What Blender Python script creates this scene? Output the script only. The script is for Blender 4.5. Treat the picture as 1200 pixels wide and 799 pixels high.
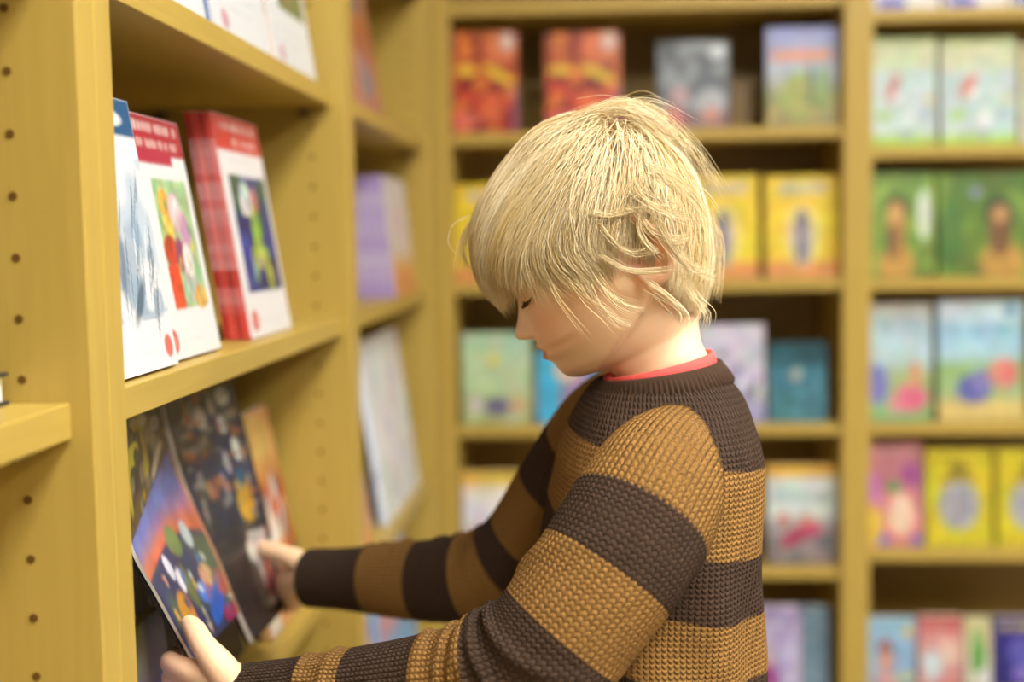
import bpy, math, random
import numpy as np
from mathutils import Matrix, Vector
from math import sin, cos, pi, radians

# ------------------------------------------------------------------ reset
for o in list(bpy.data.objects):
    bpy.data.objects.remove(o, do_unlink=True)
SC = bpy.context.scene
COL = SC.collection

# ------------------------------------------------------------------ camera
F_PX, YAW, PITCH, ROLL, CAMH = 1463.8, 0.0663, 0.0825, 0.0165, 1.05
CAM = np.array([0.0, 0.0, CAMH])
FW = np.array([-sin(YAW)*cos(PITCH), cos(YAW)*cos(PITCH), -sin(PITCH)])
_r = np.array([cos(YAW), sin(YAW), 0.0]); _u = np.cross(_r, FW)
RT = _r*cos(ROLL) - _u*sin(ROLL); UP = _r*sin(ROLL) + _u*cos(ROLL)
cd = bpy.data.cameras.new('camera'); cam = bpy.data.objects.new('camera', cd); COL.objects.link(cam)
cam.matrix_world = Matrix(((RT[0], UP[0], -FW[0], 0), (RT[1], UP[1], -FW[1], 0),
                           (RT[2], UP[2], -FW[2], CAMH), (0, 0, 0, 1)))
cd.sensor_fit = 'HORIZONTAL'; cd.sensor_width = 36.0; cd.lens = F_PX/1200*36.0
cd.clip_start = 0.02; cd.clip_end = 60
cd.dof.use_dof = True; cd.dof.focus_distance = 0.925; cd.dof.aperture_fstop = 2.35
SC.camera = cam

# ------------------------------------------------------------------ world, exposure
W = bpy.data.worlds.new('shop_ambient'); SC.world = W; W.use_nodes = True
W.node_tree.nodes['Background'].inputs[0].default_value = (1.0, 0.975, 0.93, 1)
W.node_tree.nodes['Background'].inputs[1].default_value = 0.32
vs = SC.view_settings
vs.view_transform = 'Standard'; vs.look = 'None'; vs.gamma = 1.0; vs.use_curve_mapping = False
vs.exposure = -0.22

# ceiling fixtures: (x, y) centres, metres; the panels are built with the ceiling below
PANELS = [(0.85, 0.40), (2.4, 0.40), (0.85, -0.9), (2.4, -0.9)]
PANEL_POWER = 45.0

# ------------------------------------------------------------------ helpers
def P(px, py, Y):
    """world point on the plane y=Y seen at photo pixel (px, py)"""
    d = FW*F_PX + RT*(px-600) - UP*(py-399.5)
    return CAM + d*(Y/d[1])
def proj(p):
    q = np.asarray(p) - CAM; d = q @ FW
    return 600 + F_PX*(q @ RT)/d, 399.5 - F_PX*(q @ UP)/d
def s2l(c):
    c = np.asarray(c, float)
    return np.where(c <= 0.04045, c/12.92, ((c+0.055)/1.055)**2.4)
def hx(h):
    if not isinstance(h, str): return np.asarray(h, float)
    return s2l([int(h[i:i+2], 16)/255 for i in (0, 2, 4)])
def mesh_obj(name, verts, faces, mat=None, parent=None, smooth=False):
    me = bpy.data.meshes.new(name)
    me.from_pydata([tuple(map(float, v)) for v in verts], [], [tuple(map(int, f)) for f in faces])
    me.update()
    if mat: me.materials.append(mat)
    if smooth: me.polygons.foreach_set('use_smooth', [True]*len(me.polygons))
    return link(name, me, parent)
def link(name, me, parent=None):
    o = bpy.data.objects.new(name, me); COL.objects.link(o)
    if parent: o.parent = parent
    return o
def empty(name, loc=(0, 0, 0), rotz=0.0):
    o = bpy.data.objects.new(name, None); COL.objects.link(o)
    o.location = tuple(map(float, loc)); o.rotation_euler = (0, 0, rotz); o.empty_display_size = 0.05
    return o
def tag(o, label, cat, group=None):
    o['label'] = label; o['category'] = cat
    if group: o['group'] = group
    return o
BOXF = [(0, 3, 2, 1), (4, 5, 6, 7), (0, 1, 5, 4), (1, 2, 6, 5), (2, 3, 7, 6), (3, 0, 4, 7)]
def boxv(x0, x1, y0, y1, z0, z1):
    return [(x0, y0, z0), (x1, y0, z0), (x1, y1, z0), (x0, y1, z0),
            (x0, y0, z1), (x1, y0, z1), (x1, y1, z1), (x0, y1, z1)]
def box(name, b, mat, parent=None, bevel=0.0):
    o = mesh_obj(name, boxv(*b), BOXF, mat, parent)
    if bevel:
        m = o.modifiers.new('bevel', 'BEVEL'); m.width = bevel; m.segments = 2; m.limit_method = 'ANGLE'
    return o
class MB:
    def __init__(s): s.v = []; s.f = []; s.n = 0
    def add(s, v, f):
        v = np.asarray(v, float); s.v.append(v); s.f += [tuple(i+s.n for i in q) for q in f]; s.n += len(v)
    def verts(s): return np.concatenate(s.v)
def loft(rings, cap=True):
    """closed rings, (N,3) each, the same N"""
    n = len(rings[0]); m = len(rings); v = np.concatenate(rings); f = []
    for i in range(m-1):
        a, b = i*n, (i+1)*n
        for j in range(n):
            k = (j+1) % n; f.append((a+j, a+k, b+k, b+j))
    if cap:
        c0, c1 = len(v), len(v)+1
        v = np.concatenate([v, [rings[0].mean(0)], [rings[-1].mean(0)]])
        for j in range(n):
            k = (j+1) % n
            f.append((c0, k, j)); f.append((c1, (m-1)*n+j, (m-1)*n+k))
    return v, f
def catmull(pts, n):
    pts = np.asarray(pts, float)
    p = np.concatenate([[2*pts[0]-pts[1]], pts, [2*pts[-1]-pts[-2]]])
    m = len(pts)-1; t = np.linspace(0, m, n); i = np.minimum(t.astype(int), m-1); u = (t-i)[:, None]
    a, b, c, d = p[i], p[i+1], p[i+2], p[i+3]
    return 0.5*((2*b)+(-a+c)*u+(2*a-5*b+4*c-d)*u*u+(-a+3*b-3*c+d)*u**3)
def frames(C):
    T = np.gradient(C, axis=0); T /= np.linalg.norm(T, axis=1)[:, None]
    N = np.zeros_like(T); ref = np.array([0, 0, 1.0])
    x = np.cross(ref, T[0]); x /= np.linalg.norm(x); N[0] = x
    for i in range(1, len(T)):
        x = N[i-1] - T[i]*(N[i-1] @ T[i]); N[i] = x/np.linalg.norm(x)
    return T, N, np.cross(T, N)
def tube(pts, rad, n=14, m=24, flat=1.0, roundends=True, fold=None):
    """smooth tapered tube with round ends; rad given per control point (metres)"""
    pr = np.concatenate([np.asarray(pts, float), np.asarray(rad, float)[:, None]], 1)
    S = catmull(pr, m); C, R = S[:, :3], np.maximum(S[:, 3], 1e-4)
    T, N, B = frames(C)
    if roundends:
        k = 5; th = np.linspace(0, pi/2, k+1)[1:]
        pre = [(C[0]-T[0]*R[0]*sin(a), R[0]*max(cos(a), .02), N[0], B[0]) for a in th[::-1]]
        post = [(C[-1]+T[-1]*R[-1]*sin(a), R[-1]*max(cos(a), .02), N[-1], B[-1]) for a in th]
    else: pre = post = []
    seq = pre + [(C[i], R[i], N[i], B[i]) for i in range(m)] + post
    an = np.linspace(0, 2*pi, n, endpoint=False)
    rings = []
    for c, r, nn, bb in seq:
        rings.append(c + np.outer(np.cos(an)*r, nn) + np.outer(np.sin(an)*r*flat, bb))
    return loft(rings)

# ------------------------------------------------------------------ materials
def new_mat(name):
    m = bpy.data.materials.new(name); m.use_nodes = True
    nt = m.node_tree; return m, nt, nt.nodes['Principled BSDF']
def lk(nt, a, b): nt.links.new(a, b)
def plain(name, col, rough=0.5, spec=0.4, noise=0.0, nscale=30.0):
    m, nt, b = new_mat(name); c = hx(col)
    b.inputs['Base Color'].default_value = (*c, 1); b.inputs['Roughness'].default_value = rough
    b.inputs['Specular IOR Level'].default_value = spec
    if noise:
        tc = nt.nodes.new('ShaderNodeTexCoord'); nz = nt.nodes.new('ShaderNodeTexNoise'); nz.inputs['Scale'].default_value = nscale
        nz.inputs['Detail'].default_value = 5
        r = nt.nodes.new('ShaderNodeValToRGB'); r.color_ramp.elements[0].position = .3; r.color_ramp.elements[1].position = .7
        r.color_ramp.elements[0].color = (*(c*(1-noise)), 1); r.color_ramp.elements[1].color = (*np.minimum(c*(1+noise), 1), 1)
        lk(nt, tc.outputs['Object'], nz.inputs['Vector']); lk(nt, nz.outputs['Fac'], r.inputs['Fac']); lk(nt, r.outputs['Color'], b.inputs['Base Color'])
    return m
def wood(name, col, scale):
    m, nt, b = new_mat(name); c = hx(col)
    tc = nt.nodes.new('ShaderNodeTexCoord'); mp = nt.nodes.new('ShaderNodeMapping'); mp.inputs['Scale'].default_value = scale
    nz = nt.nodes.new('ShaderNodeTexNoise'); nz.inputs['Scale'].default_value = 6; nz.inputs['Detail'].default_value = 6; nz.inputs['Distortion'].default_value = .6
    r = nt.nodes.new('ShaderNodeValToRGB'); e = r.color_ramp.elements
    e[0].position = .3; e[1].position = .72; e[0].color = (*(c*np.array([.95, .93, .90])), 1); e[1].color = (*np.minimum(c*1.04, 1), 1)
    lk(nt, tc.outputs['Object'], mp.inputs['Vector']); lk(nt, mp.outputs['Vector'], nz.inputs['Vector'])
    lk(nt, nz.outputs['Fac'], r.inputs['Fac']); lk(nt, r.outputs['Color'], b.inputs['Base Color'])
    b.inputs['Roughness'].default_value = .42; b.inputs['Specular IOR Level'].default_value = .35
    return m
WOOD_V = wood('beech_laminate_upright', 'AF9547', (18, 18, 1.2))
WOOD_H = wood('beech_laminate_shelf', 'AF9547', (1.5, 1.5, 20))
WOOD_HY = WOOD_H
M_BACK = wood('beech_laminate_back_shaded', '94793A', (14, 14, 1.0))  # darker than the uprights: shade deep behind the shelves put into the colour
M_HOLE = plain('peg_hole_dark', '62451A', .8, .1)
M_STEEL = plain('shelf_pin_metal', '5A4630', .4, .5)
M_PAGE = plain('paper_block', 'EDE9DF', .8, .2, .04, 220)
M_WALL = plain('painted_wall', 'E6DFD0', .85, .2, .02, 8)
M_CEIL = plain('ceiling_paint', 'EFECE6', .9, .2)
M_FLOOR = plain('floor_vinyl', '9C8C74', .45, .4, .06, 12)
def attr_mat(name, attr, rough, spec=.4, coat=0.0):
    m, nt, b = new_mat(name)
    a = nt.nodes.new('ShaderNodeAttribute'); a.attribute_name = attr
    lk(nt, a.outputs['Color'], b.inputs['Base Color'])
    b.inputs['Roughness'].default_value = rough; b.inputs['Specular IOR Level'].default_value = spec
    b.inputs['Coat Weight'].default_value = coat; b.inputs['Coat Roughness'].default_value = .25
    return m
M_COVER = attr_mat('printed_cover', 'print', .38, .4, .15)
m, nt, b = new_mat('light_diffuser'); M_LAMP = m
b.inputs['Base Color'].default_value = (1, 1, 1, 1)
b.inputs['Emission Color'].default_value = (1.0, .975, .93, 1); b.inputs['Emission Strength'].default_value = PANEL_POWER
M_WHITE = plain('white_metal', 'F2F2F0', .4, .4)

# ------------------------------------------------------------------ the room
def struct(o): o['kind'] = 'structure'; return o
XL, YB = -0.3167, 2.55            # front planes of the left and the back bookcases
DEP, TH = 0.30, 0.0282            # bookcase depth, panel thickness
struct(box('floor', (-.75, 4.2, -3.2, 3.1, -.05, 0), M_FLOOR))
struct(box('ceiling', (-.75, 4.2, -3.2, 3.1, 2.75, 2.8), M_CEIL))
struct(box('wall_left', (-.75, XL-DEP-.004, -3.2, 3.1, 0, 2.75), M_WALL))
struct(box('wall_back', (XL-DEP-.004, 4.2, YB+DEP+.004, 3.1, 0, 2.75), M_WALL))
for i, (x, y) in enumerate(PANELS):
    t = empty('ceiling_light', (x, y, 2.75))
    where = ['nearest the boy', 'farther right, in the boy\'s row', 'just behind the viewer, nearer the bookcases', 'just behind the viewer, farther right', 'at the far end behind the viewer, nearer the bookcases', 'at the far end behind the viewer, farther right'][i]
    tag(t, 'flat square ceiling light panel ' + where, 'ceiling light', 'ceiling light panels')
    h = .40
    mb = MB()
    for bb in ((-h, h, -h, -h+.02), (-h, h, h-.02, h), (-h, -h+.02, -h+.02, h-.02), (h-.02, h, -h+.02, h-.02)):
        mb.add(boxv(*bb, -.03, 0), BOXF)
    mesh_obj('frame', mb.verts(), mb.f, M_WHITE, t)
    box('diffuser', (-h+.02, h-.02, -h+.02, h-.02, -.022, -.012), M_LAMP, t)

# ------------------------------------------------------------------ bookcases
# local frame of a bookcase: x along the width (left to right as seen from the front), y into depth, z up
def disc_holes(name, pts, r, axis, mat, parent):
    """short blind sockets: a ring wall and a bottom, drawn as little flat cups on the panel face"""
    mb = MB(); n = 10; an = np.linspace(0, 2*pi, n, endpoint=False)
    for (x, y, z) in pts:
        rim = np.stack([np.full(n, x), y+r*np.cos(an), z+r*np.sin(an)], 1)
        inn = rim.copy(); inn[:, 0] += axis*.0006
        v = np.concatenate([rim, inn, [[x+axis*.0007, y, z]]])
        f = [(j, (j+1) % n, n+(j+1) % n, n+j) for j in range(n)] + [(n+j, n+(j+1) % n, 2*n) for j in range(n)]
        mb.add(v, f)
    return mesh_obj(name, mb.verts(), mb.f, mat, parent)
SHELF_T = .023
def bookcase(loc, rotz, inner, shelves, label, recess=None, holes=(False, False), H=2.1):
    t = empty('bookcase', loc, rotz); tag(t, label, 'bookcase', 'beech bookcases along the walls')
    w = inner
    pl = box('side_panel', (-TH, 0, 0, DEP, 0, H), WOOD_V, t, .0012)
    pr = box('side_panel', (w, w+TH, 0, DEP, 0, H), WOOD_V, t, .0012)
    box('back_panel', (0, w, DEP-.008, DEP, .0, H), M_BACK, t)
    box('top_panel', (0, w, .004, DEP-.008, H-TH, H), WOOD_H, t)
    box('plinth', (0, w, .03, .048, 0, .045), WOOD_H, t)
    if min(shelves)+CAMH > .14: box('bottom_panel', (.0005, w-.0005, .012, DEP-.009, .0455, .068), WOOD_H, t, .0012)
    zs = np.arange(.157, H-.1, .0385)
    for side, p, x, ax in ((0, pl, .0, 1), (1, pr, w, -1)):
        if holes[side]:
            pts = [(x, yy, z) for yy in (.045, DEP-.055) for z in zs
                   if all(not (s-SHELF_T-.006 < z-CAMH < s+.006) for s in shelves)]
            h = disc_holes('peg_holes', pts, .0029, ax, M_HOLE, p); h['kind'] = 'stuff'
    for i, s in enumerate(shelves):
        rc = (recess or {}).get(i, .012)
        z = s + CAMH
        box('shelf', (.0005, w-.0005, rc, DEP-.009, z-SHELF_T, z), WOOD_H, t, .0012)
        if holes[1]:
            an = np.linspace(0, 2*pi, 10, endpoint=False)
            for yy in (rc+.035, DEP-.06):
                r0 = np.stack([np.full(10, w), yy+.006*np.cos(an), z-SHELF_T-.008+.006*np.sin(an)], 1)
                r1 = r0.copy(); r1[:, 0] = w-.012
                v_, f_ = loft([r0, r1]); mesh_obj('shelf_pin', v_, f_, M_STEEL, t)
    return t
INNER = .787; PITCH_B = INNER + 2*TH
LSH = [.49, .195, -.0994, -.467, -.80]
# left wall: rotated so that local x runs along world +Y and local y into -X
for k, lab in ((-1, 'beech bookcase bay nearest the viewer, cut by the left edge of the photo'),
               (0, 'beech bookcase bay the boy is reaching into, between two double uprights'),
               (1, 'narrow looking beech bookcase bay beyond the boy, next to the corner')):
    y0 = .8201 + k*PITCH_B
    bookcase((XL, y0, 0), pi/2, INNER, LSH, lab, {0: .018, 1: .018, 2: .010, 3: .046, 4: .03} if k == 0 else {1: .014, 2: .014, 3: .012},
             (False, True))
def zpx(px, py, Y): return P(px, py, Y)[2] - CAMH
XM0 = P(533, 400, YB)[0]; XM1 = XM0 + INNER
MSH = [zpx(760, y, YB) for y in (-3, 151, 329, 499, 667, 838)]
bookcase((XM0, YB, 0), 0, INNER, MSH, 'beech bookcase facing the viewer behind the boy, red books on its top row')
XR0 = XM1 + 2*TH
RSH = [zpx(1100, y, YB) for y in (8, 170, 326, 497, 646, 812)]
bookcase((XR0, YB, 0), 0, INNER, RSH, 'beech bookcase facing the viewer at the right edge of the photo')
# corner filler between the left run and the back run
struct(box('trim_1', (XL-.02, XM0-TH-.0005, YB-.02+.0, YB+.02, 0, 2.1), WOOD_V))

# ------------------------------------------------------------------ printed covers
def vnoise(U, V, sc, seed):
    rg = np.random.default_rng(seed); n = 64; g = rg.random((n, n))
    x, y = U*sc, V*sc; i = np.floor(x).astype(int); j = np.floor(y).astype(int); a = x-i; b = y-j
    a = a*a*(3-2*a); b = b*b*(3-2*b); i %= n; j %= n; i2 = (i+1) % n; j2 = (j+1) % n
    return (g[i, j]*(1-a)*(1-b)+g[i2, j]*a*(1-b)+g[i, j2]*(1-a)*b+g[i2, j2]*a*b)
class Cv:
    def __init__(s, n, m, asp, c):
        s.asp = asp
        s.U, s.V = np.meshgrid(np.linspace(0, 1, n), np.linspace(0, 1, m)); s.C = np.zeros((m, n, 3)) + hx(c)
    def mix(s, M, c): s.C = s.C*(1-M[..., None]) + hx(c)*M[..., None]; return s
    def grad(s, stops):
        v = [q[0] for q in stops]; c = np.array([hx(q[1]) for q in stops])
        for k in range(3): s.C[..., k] = np.interp(s.V, v, c[:, k])
        return s
    def r(s, x0, y0, x1, y1, c, a=1.0, e=.012):
        M = np.clip((s.U-x0)/e+.5, 0, 1)*np.clip((x1-s.U)/e+.5, 0, 1)*np.clip((s.V-y0)/e+.5, 0, 1)*np.clip((y1-s.V)/e+.5, 0, 1)
        return s.mix(M*a, c)
    def e(s, x, y, rx, ry, c, a=1.0, soft=.25, rot=0):
        dx, dy = s.U-x, (s.V-y)
        cr, sr = cos(rot), sin(rot); X = (dx*cr+dy*sr*s.asp)/rx; Y = (-dx*sr/s.asp+dy*cr)/ry
        d = np.sqrt(X*X+Y*Y); return s.mix(np.clip((1-d)/soft, 0, 1)*a, c)
    def n(s, sc, seed, c, th=.5, k=5, a=1.0, box=(0, 0, 1, 1)):
        M = np.clip((vnoise(s.U, s.V/s.asp, sc, seed)-th)*k+.5, 0, 1)*a
        x0, y0, x1, y1 = box; M = M*((s.U >= x0) & (s.U <= x1) & (s.V >= y0) & (s.V <= y1))
        return s.mix(M, c)
    def t(s, x0, x1, y, h, c, seed=1, a=.9):
        """a line of worn, unreadable lettering: uneven strokes"""
        rg = np.random.default_rng(seed); x = x0
        while x < x1:
            w = rg.uniform(.018, .05)
            if rg.random() > .18: s.r(x, y+h*rg.uniform(0, .12), min(x+w*.75, x1), y+h*rg.uniform(.85, 1), c, a*rg.uniform(.7, 1))
            x += w
        return s
    def busy(s, seed, amp=.5, sc=9, box=(0, 0, 1, 1)):
        """printed illustration detail: each colour channel broken up at two sizes"""
        x0, y0, x1, y1 = box; M = ((s.U >= x0) & (s.U <= x1) & (s.V >= y0) & (s.V <= y1))*1.0
        for k in range(3):
            q = .6*vnoise(s.U, s.V/s.asp, sc, seed+k)+.4*vnoise(s.U, s.V/s.asp, sc*2.3, seed+k+7)
            g = vnoise(s.U, s.V/s.asp, sc*1.4, seed+20)
            s.C[..., k] = np.clip(s.C[..., k]*(1+M*amp*2*((.5*q+.5*g)-.5)*1.6)+M*amp*.03*q, 0, .95)
        return s
    def bl(s, seed, cnt, bx, pal, rmin=.03, rmax=.09, a=.9):
        rg = np.random.default_rng(seed); x0, y0, x1, y1 = bx
        for _ in range(cnt):
            s.e(rg.uniform(x0, x1), rg.uniform(y0, y1), rg.uniform(rmin, rmax), rg.uniform(rmin, rmax)*s.asp*1.2,
                pal[rg.integers(len(pal))], a, .5, rg.uniform(-1, 1))
        return s

def book(name, w, h, t, paint, spine, label, group, M, res=(30, 42), hard=False, back=None, cat='book'):
    """front cover in the local xz plane facing -y, spine at x=0, pages behind; M is the 4x4 world matrix"""
    root = empty(name); root.matrix_world = M; tag(root, label, cat, group)
    n, m = res; cv = Cv(n, m, w/h, 'FFFFFF'); paint(cv)
    if name == 'picture_book' and n > 20: cv.busy(int(w*1e4+h*1e3) % 97, .2, 7)
    bt = .0022 if hard else .0006; ov = .003 if hard else 0.0
    V = []; F = []; K = []
    X = np.linspace(0, w, n); Z = np.linspace(0, h, m)
    gx, gz = np.meshgrid(X, Z)
    V += list(np.stack([gx.ravel(), np.zeros(n*m), gz.ravel()], 1)); K += list(cv.C.reshape(-1, 3)*.76)
    for j in range(m-1):
        for i in range(n-1):
            a = j*n+i; F.append((a, a+1, a+n+1, a+n))
    sp = hx(spine); bk = hx(back or spine)
    def addbox(b, c):
        o = len(V); V.extend(np.array(boxv(*b), float)); K.extend([c]*8); F.extend([tuple(i+o for i in q) for q in BOXF])
    addbox((0, w, .00015, bt, 0, h), np.array([.8, .79, .76]) if not (hard or t < .008) else bk)   # front board behind the print
    addbox((0, w, t-bt, t, 0, h), bk)                                                # back board
    # spine: plain ends, one darker band, rows of small worn lettering between
    ns = 26 if res[0] > 20 or t < .008 else 8; st = bt; rs = np.random.default_rng(4)
    for k in range(ns):
        v_ = (k+.5)/ns; q_ = rs.uniform(.05, .28)
        c = sp*.82 if .24 < v_ < .31 else sp if (v_ < .1 or v_ > .88) else sp*(1-q_)+q_*.7
        addbox((0, st, bt, t-bt, h*k/ns, h*(k+1)/ns), c)
    o = mesh_obj('cover', V, F, M_COVER, root)
    at = o.data.color_attributes.new('print', 'FLOAT_COLOR', 'POINT')
    at.data.foreach_set('color', np.concatenate([np.array(K), np.ones((len(K), 1))], 1).ravel().astype(np.float32))
    box('page_block', (st+.0002, w-ov-.0006, bt+.0002, t-bt-.0002, ov+.0003, h-ov-.0003), M_PAGE, root)
    return root
def Mx(origin, ax, ay, az):
    return Matrix([[ax[i], ay[i], az[i], origin[i]] for i in range(3)] + [[0, 0, 0, 1]])
def stand_back(x0, x1, ytop, zs, Y, tilt, name, t, *a, zrot=0.0, **k):
    """book standing on a shelf of the back run: photo x range and top edge give its width and height"""
    p0 = P(x0, 400, Y)[0]; p1 = P(x1, 400, Y)[0]
    lo, hi = (XM0, XM1) if x0 < 1000 else (XR0, XR0+INNER); p0 = max(p0, lo+.0015); p1 = min(p1, hi-.0015); z0 = zs + CAMH + .0006 + t*sin(tilt)
    zt = P((x0+x1)/2, ytop, Y+.02)[2]; h = (zt-z0)/cos(tilt)
    R = Matrix.Translation((p0, Y, z0)) @ Matrix.Rotation(zrot, 4, 'Z') @ Matrix.Rotation(-tilt, 4, 'X')
    return book(name, p1-p0, h, t, *a, R, **k)
def stand_left(y0, w, h, t, zs, dx, tilt, name, *a, zrot=0.0, **k):
    """book standing on the left run, cover towards +X; y0 is its near edge, dx its distance behind the front plane"""
    z0 = zs + CAMH + .0006 + t*sin(tilt)
    R = Matrix.Translation((XL-dx, y0, z0)) @ Matrix.Rotation(pi/2+zrot, 4, 'Z') @ Matrix.Rotation(-tilt, 4, 'X')
    return book(name, w, h, t, *a, R, **k)

# ---- paint recipes (flat print; the sky covers also hold shelf shade)
def p_fire(c):
    c.grad([(0, 'C83A20'), (.35, 'D8452A'), (.6, 'C05018'), (1, '701818')])
    c.n(5, 3, 'E88030', .55).n(7, 8, '8A1A14', .62)
    c.e(.75, .85, .3, .2, 'E87A48').e(.85, .9, .12, .1, 'E8D0C0').e(.2, .62, .2, .06, 'F0C030').e(.7, .58, .28, .06, 'F2CE28', rot=-.25)
    c.e(.6, .25, .2, .18, 'E86A3A').e(.2, .12, .22, .1, 'E87060').r(.93, 0, 1, .45, '8A6AA0', .6)
def p_grey(c):
    c.grad([(0, '8A5A58'), (.35, '56606A'), (.7, '4A5258'), (1, '3C4246')])
    c.n(6, 4, 'A8B0B4', .6, 4, .6).e(.85, .88, .14, .1, 'D0D8DC').e(.2, .12, .2, .14, 'C04858').e(.75, .3, .25, .18, 'B8BCC0', .8).e(.75, .16, .14, .1, 'D0907A').e(.3, .38, .16, .12, 'C8A0A0', .8)
def p_dino(c):
    c.grad([(0, '8A8048'), (.3, '909A48'), (.55, 'B0BAC8'), (1, '8088C8')])
    c.r(.04, .66, .92, .78, 'D08050', .85).t(.08, .9, .67, .1, 'E09060', 3).e(.45, .3, .28, .3, '98A848').e(.62, .42, .05, .28, '4A5A30').n(7, 5, 'C8B068', .62, 5, .7, (0, 0, 1, .4)).e(.8, .35, .12, .3, '7A9A48', .8)
def p_yellow(c):
    c.grad([(0, 'E8A05A'), (.14, 'E09850'), (.18, 'F2D22A'), (1, 'F0CE20')])
    c.r(.2, .82, .85, .93, 'C8C0A8', .7).t(.22, .84, .83, .08, '9AA0A0', 5, .5).e(.5, .42, .3, .36, 'F0E8A0', .5).e(.5, .38, .17, .3, 'C0B8B8').e(.5, .55, .1, .14, '7A7480').e(.46, .3, .05, .18, '6A6874').e(.57, .28, .05, .16, '8A8690')
def p_green(c):
    c.grad([(0, 'A8B070'), (.4, 'B8D0A0'), (1, 'A8D0B8')]).e(.45, .72, .13, .1, 'E0D050').n(6, 6, 'C8DCB0', .55, 4, .7)
    c.e(.5, .2, .22, .12, '706888').e(.2, .22, .12, .1, 'D8D0D0').e(.8, .2, .12, .12, 'C8A878')
def p_magenta(c):
    c.grad([(0, 'B04878'), (1, '50B8E0')]).r(0, 0, .3, 1, '48B8E4').e(.7, .35, .3, .3, 'C850B0').e(.5, .2, .2, .15, 'E07060').e(.4, .75, .2, .18, 'E8C0A0').e(.85, .15, .15, .14, 'B02080')
def p_lilac(c):
    c.grad([(0, 'A098C8'), (.5, 'C8C4DC'), (1, 'D8D4E4')]).bl(4, 9, (.2, .2, 1, .9), ['5A5080', 'F0ECF4', '507048', '8070A8'], .05, .13)
def p_teal(c):
    c.grad([(0, '487880'), (.6, '3A7890'), (1, '1E5058')]).r(.05, .74, .95, .95, '1C4A54').r(.1, .8, .5, .9, '286A78', .8).e(.5, .6, .12, .1, '90B8B8').e(.45, .58, .05, .05, 'D08050').n(6, 9, '5A9AA8', .6, 4, .6, (0, 0, 1, .6))
def p_skate(c):
    c.grad([(0, '8C7A78'), (.4, 'A8A0A0'), (.5, 'D8E2DE'), (.86, 'D8E4E0'), (.9, 'E8B838'), (1, 'E8B030')]).r(.1, .62, .9, .74, 'B0C8C8', .8)
    c.e(.45, .3, .34, .09, 'B82858', rot=.25).e(.65, .34, .14, .08, 'C84870').e(.22, .45, .12, .07, 'C88070').e(.55, .45, .1, .07, 'D09080').n(7, 3, '606870', .6, 4, .7, (0, 0, 1, .3))
def p_white_y(c):
    c.grad([(0, 'C8A8B0'), (.3, 'D8D0D8'), (.6, 'E4E8EA'), (.8, 'ECE8D8'), (.88, 'E8C050'), (1, 'E4B848')]).bl(7, 6, (.1, .1, .9, .4), ['C07880', 'B0B8D0', 'D8C0A0'])
def p_frozen(c):
    c.grad([(0, '9A88C0'), (.5, 'B8B0D8'), (1, 'A090B8')]).e(.45, .3, .2, .25, 'A03888').e(.45, .5, .1, .09, 'D8A888').n(7, 7, 'D8D0EC', .6, 4, .6)
def p_slate(c): c.grad([(0, '7898B0'), (1, '587888')]).n(5, 2, '90A8B8', .55, 4, .6)
def p_pale(c):
    c.grad([(0, 'A8D048'), (.07, 'B0D458'), (.12, 'BED4D2'), (.65, 'BCD2D2'), (.75, 'C8D2AC'), (.93, 'C8CEA0'), (.96, '9AAA58'), (1, '8E9E50')])
    c.e(.35, .55, .15, .09, 'D07868', rot=.5).e(.42, .47, .08, .06, 'E8ECE8').e(.88, .42, .07, .05, 'D8C488').e(.2, .28, .13, .05, 'A0C848').e(.55, .24, .1, .09, 'DCE4E6').e(.85, .3, .08, .07, '94A8BC').e(.55, .1, .12, .06, '98A0A8', .7).bl(3, 8, (.05, .2, .95, .7), ['A8BCC4', 'D0E0DC', 'B8CCD8'], .03, .07, .6)
def p_meer(c):
    c.grad([(0, '6A8030'), (.5, '7A9C38'), (.8, '82A848'), (1, '5A7A28')]).n(5, 5, '9CB84C', .55, 4, .6).e(.85, .6, .12, .28, 'DCE8D8', .9)
    c.e(.42, .68, .24, .16, '4A6020').e(.4, .12, .32, .2, 'C89848').e(.4, .45, .17, .3, 'A87840').e(.4, .62, .15, .12, 'C8A060').e(.3, .34, .05, .2, '4A3A28')
def p_meer2(c):
    c.grad([(0, '5A6828'), (.5, '5E8028'), (1, '4E7420')]).n(4, 9, '86A838', .55, 4, .7).e(.12, .4, .16, .4, '3E7030', .7).e(.62, .6, .18, .2, '2E4018').e(.64, .14, .25, .2, 'C89848').e(.62, .42, .13, .28, '7A5830').e(.63, .6, .1, .1, 'B89058').e(.38, .82, .06, .06, '8890A8')
def p_sky(c):
    c.grad([(0, '88B078'), (.12, '98C080'), (.4, 'A8BC80'), (.5, 'B8D4D8'), (.7, 'BCD8E4'), (.85, 'A8C0C4'), (1, 'B0A890')])  # grey top of the gradient is the shelf's shadow put into the print
    c.e(.15, .32, .2, .2, '7C80C4').e(.68, .2, .3, .14, 'E07090').e(.75, .4, .12, .14, 'D8A078').e(.45, .14, .16, .07, 'E890A0').t(.1, .9, .76, .1, '7898B0', 4, .5)
def p_sky2(c):
    c.grad([(0, 'D8C078'), (.14, 'D8C47C'), (.2, 'A8BC88'), (.45, '98C078'), (.55, 'B0D4E4'), (.75, '98C4DC'), (.88, 'BCD4DC'), (1, 'B8C4C4')])  # greyish top end paints in shade from the shelf above
    c.e(.42, .27, .24, .14, '5C68B0').e(.5, .33, .14, .12, '8880C0').e(.76, .4, .2, .14, 'D89080').e(.84, .4, .1, .1, 'E07878').e(.85, .92, .07, .05, '2868A8').t(.15, .85, .7, .1, '5890B8', 6, .5)
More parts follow.
